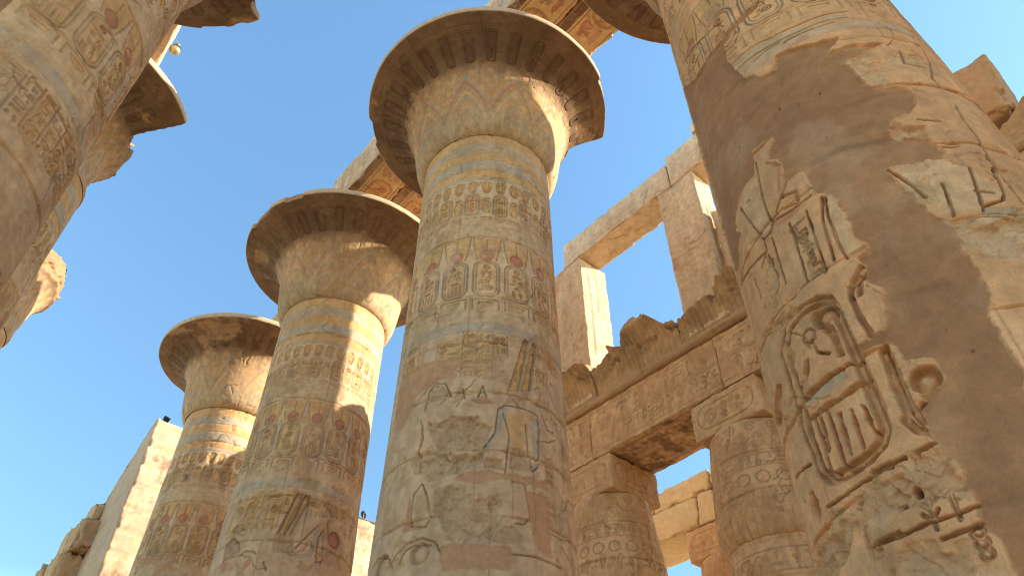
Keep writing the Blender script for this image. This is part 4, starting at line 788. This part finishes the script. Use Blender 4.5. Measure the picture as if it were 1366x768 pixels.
# ------------------------------------------------------------------ side aisle: bud columns, architrave, cornice
SX, SP = 8.06, 5.1
def bud_column(c, label, group, seed=0, fine=.022):
    root = thing('bud_column', label, 'column', (c[0], c[1], 0), group)
    fa = math.atan2(CAM.x - c[0], CAM.y - c[1]); R0 = 1.3
    S = samples(-math.pi * R0, math.pi * R0, -2.0 * R0, 2.0 * R0, fine, fine * 4)[:-1]
    Z = samples(.3, 8.42, 6.0, 8.42, fine, .12)
    cv = Canvas(S, Z, STONE * 1.04, seed)
    cv.texrow(-4.1, 4.1, 7.62, 8.1, .03); cv.texrow(-4.1, 4.1, 6.9, 7.4, .03)
    cv.hline(8.3)
    for k in range(12): cv.cartouche(-4.08 + k * .68, 5.7, 6.8, .5, .03, None, True, None)
    cv.weather(.3, .006, (7.5, 6.3, 5.1), seed, True, STONE2, .25)
    rz = np.interp(Z, [.3, 1.2, 3, 8.42], [1.15, 1.38, 1.4, 1.22])
    revolve('shaft', cv, np.stack([rz, Z], 1), np.stack([np.ones(len(Z)), np.zeros(len(Z))], 1), R0, fa, M_PAINTED, root)
    bp = np.array([(1.18, 8.38), (1.25, 8.42), (1.31, 8.52), (1.365, 8.7), (1.39, 9.0), (1.375, 9.35), (1.33, 9.74), (1.22, 10.73), (1.13, 11.38), (.05, 11.385)])
    d = np.r_[0, np.cumsum(np.hypot(*np.diff(bp[:-1], axis=0).T))]; v = np.arange(0, d[-1], fine)
    cv = Canvas(S, v, STONE * 1.04, seed + 1)
    r_, z_ = np.interp(v, d, bp[:-1, 0]), np.interp(v, d, bp[:-1, 1])
    for k in range(40): cv.line([(-4.08 + k * .204, .05), (-4.08 + k * .204, .62)], .01, .02)
    for k in range(18):
        x = -4.08 + k * .453
        q = cv.win(x - .2, x + .2, 1.2, 1.6)
        if q: cv.cut(q[0], np.abs(np.hypot(q[1] - x, q[2] - 1.42) - .15) - .012, .025, .01, 0)
        cv.glyph('cobra', x - .1, .78, .42, .2, .028); cv.glyph(TALL[cv.rng.integers(len(TALL))], x + .1, .78, .42, .18, .028)
    cv.hline(.7); cv.texrow(-4.1, 4.1, 1.72, 2.05, .028)
    for k in range(14):
        x = -4.08 + k * .582; cv.glyph('disc', x, 2.72, .3, None, .018); cv.glyph(SQ[cv.rng.integers(len(SQ))], x, 2.25, .42, .45, .02)
    cv.weather(.3, .006, (1.1, 2.15), seed + 2, True, STONE2, .25)
    T = np.gradient(np.stack([r_, z_], 1), axis=0); T /= np.linalg.norm(T, axis=1)[:, None]
    P = np.concatenate([np.stack([r_, z_], 1), [(1.12, 11.385), (.05, 11.386)]]); N = np.concatenate([np.stack([T[:, 1], -T[:, 0]], 1), [(0, 0), (0, 0)]])
    cv2 = Canvas(S, np.arange(len(P))); cv2.H = np.concatenate([cv.H, np.zeros((2, len(S)))]); cv2.C = np.concatenate([cv.C, np.ones((2, len(S), 3)) * STONE])
    revolve('bud_capital', cv2, P, N, R0, fa, M_PAINTED, root)
    def face(cv):
        u0, u1 = cv.S[0], cv.S[-1]; w, X, Z_ = cv.win(u0, u1, 11.4, 12.5, 0)
        sd = d_rbox(X, Z_, (u0 + u1) / 2, 11.95, .86, .33, .3); cv.cut(w, np.abs(sd) - .014, .025, .01, 0)
        cv.texrow(u0 + .35, u1 - .35, 11.7, 12.2, .03, None, False); cv.weather(.3, .006, (), seed + 5, True, STONE2, .2)
    block('abacus', (-1.05, -1.05, 11.4), (1.05, 1.05, 12.48), .03, M_PAINTED, root, STONE * .95, .035, .09, .006, seed + 9, {'-x': face, '-y': face})
    return root
G_BUD = 'bud columns of the side aisle'
s1 = bud_column((SX, 11.65), "bud column just right of the central column, under the far end of the frieze", G_BUD, 51)
s2 = bud_column((SX, 6.58), "bud column beside the nearest right column, its bulging capital under a square block", G_BUD, 52)
def again(src, loc, label, group=None):
    o = copy_tree(src); o.location = (loc[0], loc[1], 0); o['label'] = label
    if group: o['group'] = group
    return o
again(s2, (SX, 1.48), "bud column hidden behind the plastered right column", G_BUD)
again(s2, (SX, -3.62), "bud column standing out of sight right of the plastered column", G_BUD)
for k in range(3): again(s2, (SX, -8.72 - 5.1 * k), "bud column behind the camera, out of the picture", 'bud columns behind the camera')
again(s2, (SX, 16.75), "bud column hidden behind the central column", G_BUD)

def arch_front(seed):
    def f(cv):
        u0, u1 = cv.S[0], cv.S[-1]
        cv.texrow(u0 + .05, u1 - .05, 13.38, 14.0, .03, None, True); cv.texrow(u0 + .05, u1 - .05, 12.66, 13.3, .03, None, True)
        cv.weather(.3, .006, (), seed, True, STONE2, .3)
    def under(cv):
        x0, x1, y0, y1 = cv.S[0], cv.S[-1], cv.Z[0], cv.Z[-1]
        for k in range(2): cv.texcol(x0 + .2 + k * .85, x0 + .95 + k * .85, y0 + .1, y1 - .1, .035, None, True)
        cv.weather(.3, .01, (), seed + 2, True, BROWN, .1)
    return {'-x': f, '-z': under}
aisle = thing('aisle_architrave', "carved frieze and broken cornice resting on the bud columns", 'architrave', (0, 0, 0))
cuts_y = [-24.1, -19.0, -13.9, -8.8, -3.7, 1.5, 6.45, 11.23, 16.8]
for i, (a, b) in enumerate(zip(cuts_y[:-1], cuts_y[1:])):
    vis = i >= 5
    block('lintel', (7.0, a + .008, 12.5), (9.07, b - .008, 14.18), (.06, .024, .024) if vis else .1, M_PAINTED, aisle, STONE * .96, .03, .08, .006, 60 + i, arch_front(60 + i) if vis else None)
# round moulding
def tube_along_y(name, x, z, r, y0, y1, parent, seed, base):
    Y = np.arange(y0, y1, .05); A = np.linspace(0, 2 * np.pi, 19)[:-1]; YY, AA = np.meshgrid(Y, A, indexing='ij')
    n = fbm(YY, np.cos(AA), np.sin(AA), 2.5, 4, seed); rr = r * (1 + .12 * np.minimum(n, .2) - .5 * sstep(.35, .55, n))
    V = np.stack([x + rr * np.cos(AA), YY, z + rr * np.sin(AA)], -1).reshape(-1, 3)
    col = np.ones(YY.shape + (3,)) * base * (1 + .2 * fbm(YY, AA, 0, 2, 4, seed + 2))[..., None]
    return mesh_from(name, V, grid_quads(len(Y), len(A), True), col, M_MASONRY, parent)
tube_along_y('round_moulding', 6.98, 14.33, .135, -24, 16.8, aisle, 71, STONE * .72)
HB = [(-25, 16), (-9.2, 15.9), (-6, 15.6), (-4, 15.2), (-2.4, 15.3), (-1.6, 14.9), (0, 15.8), (2, 16.2), (4, 16.1), (5.06, 15.6), (5.26, 15.85), (5.86, 15.5), (6.4, 15.4), (6.88, 15.42), (7.23, 15.34), (7.43, 15.33), (7.66, 15.36), (8.08, 15.75), (8.45, 16.15), (9.02, 16.2), (9.1, 16.1), (9.38, 15.5), (9.8, 15.72), (10.1, 15.55), (10.45, 15.38), (10.58, 15.36)]
def cornice(y0, y1, hb, seed, res=.03):
    Y = np.arange(y0, y1 + res / 2, res); h = np.interp(Y, [p[0] for p in hb], [p[1] for p in hb]) + .05 * facets(Y, 0, seed * 1.7, 1.6, seed) + .015 * fbm(Y, Y * 0, 0, 6, 3, seed, .6)
    h = np.minimum(h, 16.25)
    nf, ntop, nb = 46, 30, 14
    def xf(z):
        t = np.clip((z - 14.46) / 1.35, 0, 1); return 7.02 - .62 * t ** 2.2
    rows, cols = [], []
    stripe = .5 + .5 * np.cos(Y * 2 * np.pi / .17)
    for i in range(nf + 1):
        z = 14.44 + (h - 14.44) * i / nf; x = xf(z); k = sstep(14.5, 14.7, z) * sstep(15.85, 15.75, z)
        n = fbm(Y, z, 0, 3, 5, seed + 2, .6); n2 = fbm(Y, z, 0, 1.1, 4, seed + 6, .6)
        wl = worley(Y * .8, z, seed * 3.3, 2.6, seed); up = sstep(14.75, 15.3, z)
        brk = sstep(.0, .12, n2 + .5 * (z - 15.3)) * up
        x = x + .009 * k * (stripe < .3) * (1 - brk) + brk * (.10 + .15 * facets(Y * .8, z, seed * 3.3, 1.5, seed) + .025 * facets(Y, z, seed * 3.3, 5, seed + 1) + .03 * n) + .02 * n
        rows.append(np.stack([x, Y, z + 0 * Y], 1)); cols.append(np.ones((len(Y), 3)) * (STONE * .68) * (1 + .3 * n[:, None] + .12 * (stripe[:, None] < .4) - .25 * sstep(0, .4, fbm(Y, z, 0, 2, 4, seed + 8))[:, None]))
    x0 = rows[-1][:, 0]
    for i in range(1, ntop + 1):
        t = i / ntop; x = x0 + (8.05 - x0) * t
        n = fbm(x, Y, 0, 1.7, 5, seed + 4, .6)
        z = h + ((.05 + .15 * t) * n + .13 * facets(x, Y, seed * 1.1, 2.2, seed + 5) + .04 * facets(x, Y, seed * 1.1, 7, seed + 6)) * sstep(0, .15, t) - .35 * t * sstep(15.2, 15.9, h) * .4
        rows.append(np.stack([x, Y, z], 1)); cols.append(np.ones((len(Y), 3)) * (STONE * .72) * (1 + .25 * n[:, None]))
    zt = rows[-1][:, 2]
    for i in range(1, nb + 1):
        z = zt + (14.44 - zt) * i / nb; rows.append(np.stack([8.05 + 0 * Y, Y, z], 1)); cols.append(np.ones((len(Y), 3)) * STONE * .85)
    rows.append(rows[0].copy()); cols.append(cols[0])
    G = np.stack(rows, 0); nr = len(rows); nY = len(Y)
    V = G.reshape(-1, 3); q = grid_quads(nr, nY, False)[:, ::-1]; Cc = np.stack(cols, 0).reshape(-1, 3)
    # end caps: fan of quads to the middle of each end
    ext_v, ext_q, base = [], [], len(V)
    for e in (0, nY - 1):
        m = G[:, e].mean(0); ci = base + len(ext_v); ext_v.append(m)
        for j in range(0, nr - 2, 2):
            qq = [ci, j * nY + e, (j + 1) * nY + e, (j + 2) * nY + e]; ext_q.append(qq if e else qq[::-1])
    V = np.concatenate([V, ext_v]); q = np.concatenate([q, ext_q]); Cc = np.concatenate([Cc, np.ones((2, 3)) * STONE * .85])
    return mesh_from('cornice', V, q, np.clip(Cc, .01, .9), M_MASONRY, aisle)
cornice(-24, -1.5, HB, 81, .08); cornice(-1.45, 5.1, HB, 82, .05); cornice(5.13, 7.40, HB, 83); cornice(7.43, 10.80, HB, 84)
cornice(10.86, 16.8, [(10.8, 15.62), (11.2, 15.82), (11.8, 15.85), (14, 15.7), (16.8, 15.3)], 85)

# ------------------------------------------------------------------ clerestory
cl = thing('clerestory_window', "tall stone window frame of two piers and a lintel against the sky", 'window frame', (0, 0, 0))
BS = np.array((.58, .425, .27))
def pier_face(seed, crack=None):
    def f(cv):
        cv.weather(-.05, .006, (), seed, True, STONE2, .1)
        if crack:
            for x, z0, z1 in crack: cv.line([(x, z0), (x + .03, (z0 + z1) / 2), (x + .01, z1)], .02, .05, None, 0, .3)
    return f
block('pier', (7.0, 5.68, 14.6), (7.95, 7.17, 20.92), (.05, .04, .04), M_MASONRY, cl, BS, .03, .06, .006, 91, {'-x': pier_face(91), '-y': pier_face(92, [(7.3, 16.2, 19.4), (7.5, 18.0, 19.6)])}, joints=(15.6, 16.6, 17.65, 18.7, 19.75, 20.45), jdepth=.02)
block('pier', (7.0, 11.0, 14.6), (8.38, 12.9, 20.92), (.05, .04, .04), M_MASONRY, cl, BS, .03, .06, .006, 93, {'-x': pier_face(93), '-y': pier_face(94, [(7.35, 16.5, 20.3), (7.75, 18.6, 20.6)])}, joints=(15.6, 16.7, 17.9, 19.0, 20.3), jdepth=.02)
def lint(cv):
    cv.weather(-.05, .008, (), 95, True, STONE2, .1)
block('lintel', (7.0, 6.60, 20.95), (8.12, 11.86, 22.2), .04, M_MASONRY, cl, BS, .06, .09, .009, 95, {'-x': lint, '-z': lint})
block('lintel', (7.0, 4.6, 20.95), (8.1, 6.55, 22.5), .05, M_MASONRY, cl, BS, .05, .09, .008, 96, {'-x': lint})
def stub_top(P):
    P = P.copy(); P[:, 2] = np.minimum(P[:, 2], np.interp(P[:, 1], [12.95, 14.9, 15.2, 15.8, 16.8], [17.3, 17.6, 18.0, 18.45, 18.75])); return P
def stump_top(P):
    P = P.copy(); P[:, 2] = np.minimum(P[:, 2], np.interp(P[:, 1], [-1.6, -1.14, -.89, -.43, .02, .34, .7, .9, 1.3], [22.8, 22.6, 22.1, 21.56, 21.15, 20.7, 19.98, 19.4, 18.95]) + .05 * fbm(P[:, 0], P[:, 1], 0, 2, 3, 5)); return P
block('pier', (7.2, -1.6, 14.6), (7.75, 1.35, 22.8), .08, M_MASONRY, cl, BS, .04, .1, .01, 97, joints=(15.6, 16.6, 17.65, 18.7, 19.75, 20.6), cuts=stump_top)
block('wall_stub', (7.1, 12.95, 14.9), (8.0, 16.8, 18.8), .1, M_MASONRY, cl, BS, .08, .2, .02, 100, joints=(16, 17.1), cuts=stub_top)
GR = thing('window_grille', "pierced stone grille closing the window behind the nearest right column", 'grille', (0, 0, 0))
block('slab', (7.3, 1.37, 14.6), (7.7, 5.6, 18.95), .1, M_MASONRY, GR, BS, .04, .1, .01, 98, joints=(16, 17.5))
t_ = block('loose_block', (6.95, 4.75, 22.52), (7.9, 5.3, 23.05), .05, M_MASONRY, None, BS, .1, .2, .03, 99)
tag(t_, "small loose stone on top of the window lintel beside the nearest right column", 'stone')

# fallen blocks and broken masonry right of the nearest column
def tilt(ang, ctr, axis=0):
    c_, s_ = math.cos(ang), math.sin(ang); a, b = [(1, 2), (0, 2), (0, 1)][axis]
    def f(P):
        P = P.copy(); x, y = P[:, a] - ctr[a], P[:, b] - ctr[b]; P[:, a] = ctr[a] + c_ * x - s_ * y; P[:, b] = ctr[b] + s_ * x + c_ * y; return P
    return f
t_ = block('pier_stump', (7.0, -2.35, 15.6), (8.4, -.4, 17.55), .04, M_MASONRY, None, STONE2, .12, .25, .02, 101, cuts=tilt(.12, (7.7, -1.4, 16.5)))
tag(t_, "large smooth block tilted on broken masonry, upper right corner", 'block')

t_ = block('masonry_block', (8.6, -5.6, 15.22), (10.2, -3.75, 18.4), .12, M_MASONRY, None, STONE2, .1, .25, .02, 103)
tag(t_, "upright masonry block on the aisle roof, out of the picture to the right", 'block')

# ------------------------------------------------------------------ second aisle row seen through the gap
BX = 14.05
G_BK = 'bud columns of the second aisle row'
b1 = again(s1, (BX, 11.62), "sunlit bud column top deep behind the gap between the two bud columns", G_BK)
again(s1, (BX, 16.9), "bud column of the far row hidden behind the near bud column", G_BK)
again(s1, (BX, 6.4), "bud column of the far row hidden behind the right bud column", G_BK)
for k in range(4): again(s1, (BX, 1.3 - 5.1 * k), "bud column of the far aisle row, out of the picture", 'far aisle columns out of the picture')
back = thing('aisle_architrave', "plain sunlit stone courses of the far aisle seen between the bud columns", 'architrave', (0, 0, 0))
for i, (a, b) in enumerate(((-18, -3), (-3.02, 3.58), (3.6, 11.25), (11.27, 12.0), (12.02, 18.5))):
    block('lintel', (13.0, a, 12.52), (15.0, b, 13.62), .06, M_MASONRY, back, np.array((.60, .45, .26)), .06, .14, .012, 110 + i)
for i, (a, b, t) in enumerate(((3.6, 8.9, 15.3), (8.92, 11.3, 14.45), (11.34, 13.9, 14.42), (13.93, 18.5, 14.1))):
    block('coping', (13.05, a, 13.64), (14.9, b, t), .06, M_MASONRY, back, np.array((.60, .45, .26)), .09, .2, .015, 120 + i)
for i in range(3):
    t_ = block('roof_slab', (8.2 + .1 * i, -17.8 + 7.5 * i, 14.5), (20.8, -10.35 + 7.5 * i, 15.2), .2, M_MASONRY, None, STONE2, .08, .2, .02, 130 + i)
    tag(t_, ("stone roof slab over the aisle farthest behind the camera", "stone roof slab over the aisle right of the nearest column", "stone roof slab over the aisle behind the nearest right column")[i], 'roof slab')

# ------------------------------------------------------------------ far pylon and gate rubble
pyl = thing('pylon_wall', "tall pale pylon wall closing the far end, sunlit front and shaded broken side", 'wall', (0, 0, 0))
def pyl_face(cv):
    cv.C[:] = np.array((.52, .325, .21)); r = cv.rng
    for k in range(9):
        x = cv.S[0] + .6 + k * 1.9
        for z in (4, 10, 16): cv.texcol(x, x + .5, z + 2.2, z + 4.0, .05); king_figure(cv, x + 1.0, z + 4.2, 1 if k % 2 else -1, .06)
    cv.weather(.2, .012, tuple(np.arange(2, 22, 1.05)), 141, True, STONE, .3)
def pyl_cut(P):
    P = P.copy()
    x, y = P[:, 0], P[:, 1]
    top = np.interp(x, [-1, .4, 3, 7, 11, 12.5, 16], [21.4, 21.45, 21.0, 20.5, 20.0, 19.9, 20.1])
    side = np.interp(y, [33.0, 33.9, 35.2, 36.5, 38.4, 40, 43], [21.4, 21.3, 20.6, 19.7, 18.4, 17.0, 15.5])
    lim = np.minimum(top, side) + .16 * fbm(x, y, 0, .9, 3, 9) + .12 * np.round(2 * fbm(x, y, 0, .7, 2, 19))
    P[:, 2] = np.minimum(P[:, 2], lim); return P
block('masonry', (-.75, 33.0, .05), (16, 43, 21.6), (.09, .1, .09), M_MASONRY, pyl, np.array((.50, .315, .20)), .08, .2, .02, 140, {'-y': pyl_face}, joints=tuple(np.arange(1.1, 21.5, 1.05)), jdepth=.05, cuts=pyl_cut)
rub = thing('gate_masonry', "rounded weathered blocks piled left of the pylon's broken side", 'masonry', (0, 0, 0))
rg = np.random.default_rng(4)
rows_ = [(0.05, 3.5, 1.1), (3.5, 6.6, 1.1), (6.6, 9.6, 1.0), (9.6, 12.2, 1.0), (12.2, 14.2, .9), (14.2, 15.9, .8), (15.9, 17.5, .5), (17.5, 18.6, .1)]
for i, (z0, z1, _w) in enumerate(rows_):
    xl = np.interp(z1, [0, 15, 18.6], [-2.9, -1.95, -1.05])
    y = 36.9 + (.5 if i % 2 else 0)
    while y < 42:
        l = rg.uniform(1.3, 2.2)
        block('stone', (xl - rg.uniform(0, .25), y, z0 + .02), (-.55, y + l - .03, z1), .09, M_RUBBLE, rub, STONE2 * rg.uniform(.85, 1.1), .16, .3, .05, 150 + i * 9 + int(y)); y += l
        if i == 7 or (i == 6 and y > 39.5): break

# ------------------------------------------------------------------ floodlights
M_GREY = plain_material('painted_metal_grey', (.25, .25, .24), .5, .4); M_BLACK = plain_material('black_metal', (.03, .03, .03), .45, .5)
M_GLASS = plain_material('lamp_glass', (.45, .47, .46), .15); M_BRASS = plain_material('dull_yellow_metal', (.42, .33, .16), .45, .6)
import bmesh
def cyl(bm, p0, p1, r0, r1=None, n=16):
    p0, p1 = Vector(p0), Vector(p1); d = p1 - p0
    g = bmesh.ops.create_cone(bm, cap_ends=True, segments=n, radius1=r0, radius2=r0 if r1 is None else r1, depth=d.length)
    bmesh.ops.transform(bm, verts=g['verts'], matrix=Matrix.Translation((p0 + p1) / 2) @ d.to_track_quat('Z', 'Y').to_matrix().to_4x4())
def bx(bm, c, s, rot=None):
    g = bmesh.ops.create_cube(bm, size=1)
    m = Matrix.Translation(c) @ (rot or Matrix()) @ Matrix.Diagonal((*s, 1)); bmesh.ops.transform(bm, verts=g['verts'], matrix=m)
def bm_obj(name, bm, mat, parent):
    for e in list(bm.edges): pass
    me = bpy.data.meshes.new(name); bm.to_mesh(me); bm.free(); me.materials.append(mat)
    o = bpy.data.objects.new(name, me); COLL.objects.link(o); o.parent = parent; return o
def floodlight(loc, rz, label, scale=1.0):
    root = thing('floodlight', label, 'floodlight', loc, 'floodlights on the ruins'); root.rotation_euler = (0, 0, rz); root.scale = (scale,) * 3
    tl = Matrix.Rotation(math.radians(-35), 4, 'X')
    bm = bmesh.new(); bx(bm, (0, 0, .42), (.52, .2, .42), tl); bmesh.ops.bevel(bm, geom=list(bm.edges), offset=.02, segments=2, affect='EDGES')
    for k in range(5): bx(bm, tl @ Vector((-.2 + k * .1, .13, 0)) + Vector((0, 0, .42)), (.02, .08, .36), tl)
    body = bm_obj('housing', bm, M_BLACK, root)
    bm = bmesh.new(); bx(bm, tl @ Vector((0, -.108, 0)) + Vector((0, 0, .42)), (.44, .012, .34), tl); bm_obj('lens', bm, M_GLASS, root)
    bm = bmesh.new(); cyl(bm, (-.31, 0, .0), (-.31, 0, .44), .02); cyl(bm, (.31, 0, .0), (.31, 0, .44), .02); cyl(bm, (-.33, 0, .0), (.33, 0, .0), .025); cyl(bm, (-.33, 0, .42), (.33, 0, .42), .018); bx(bm, (0, 0, -.03), (.25, .2, .06))
    bm_obj('bracket', bm, M_GREY, root)
    return root
floodlight((-.3, 33.35, 21.5), math.radians(200), "floodlight on top of the pylon's front corner", .6)
floodlight((11.65, 33.4, 20.05), math.radians(60), "black floodlight on the pylon top between two columns", .75)
lamp = thing('hanging_lamp', "small round lamp on a short arm under the high left beam", 'lamp', (-7.88, 13.5, 22.1))
bm = bmesh.new(); cyl(bm, (-.35, 0, .62), (.02, 0, .36), .02); bx(bm, (-.36, 0, .64), (.06, .16, .16)); bm_obj('arm', bm, M_GREY, lamp)
bm = bmesh.new(); bmesh.ops.create_uvsphere(bm, u_segments=20, v_segments=12, radius=.16); bmesh.ops.scale(bm, vec=(1, 1, 1.05), verts=list(bm.verts)); cyl(bm, (0, 0, .12), (0, 0, .36), .07, .05)
for f_ in bm.faces: f_.smooth = True
bm_obj('globe', bm, M_BRASS, lamp)
bm = bmesh.new(); cyl(bm, (0, 0, .03), (0, 0, .12), .165, .14, 24); bm_obj('rim', bm, M_BLACK, lamp)

# ------------------------------------------------------------------ ground
Sg = samples(-600, 600, -40, 40, 1.0, 20); Zg = samples(-600, 600, -30, 60, 1.0, 20)
X, Y = np.meshgrid(Sg, Zg)
gz = .03 * fbm(X, Y, 0, .4, 4, 3)
col = np.ones(X.shape + (3,)) * np.array((.60, .46, .30)) * (1 + .15 * fbm(X, Y, 0, .6, 5, 8))[..., None]
g = mesh_from('ground', np.stack([X, Y, gz], -1).reshape(-1, 3), grid_quads(len(Zg), len(Sg), False), col, M_RUBBLE)
g['kind'] = 'structure'
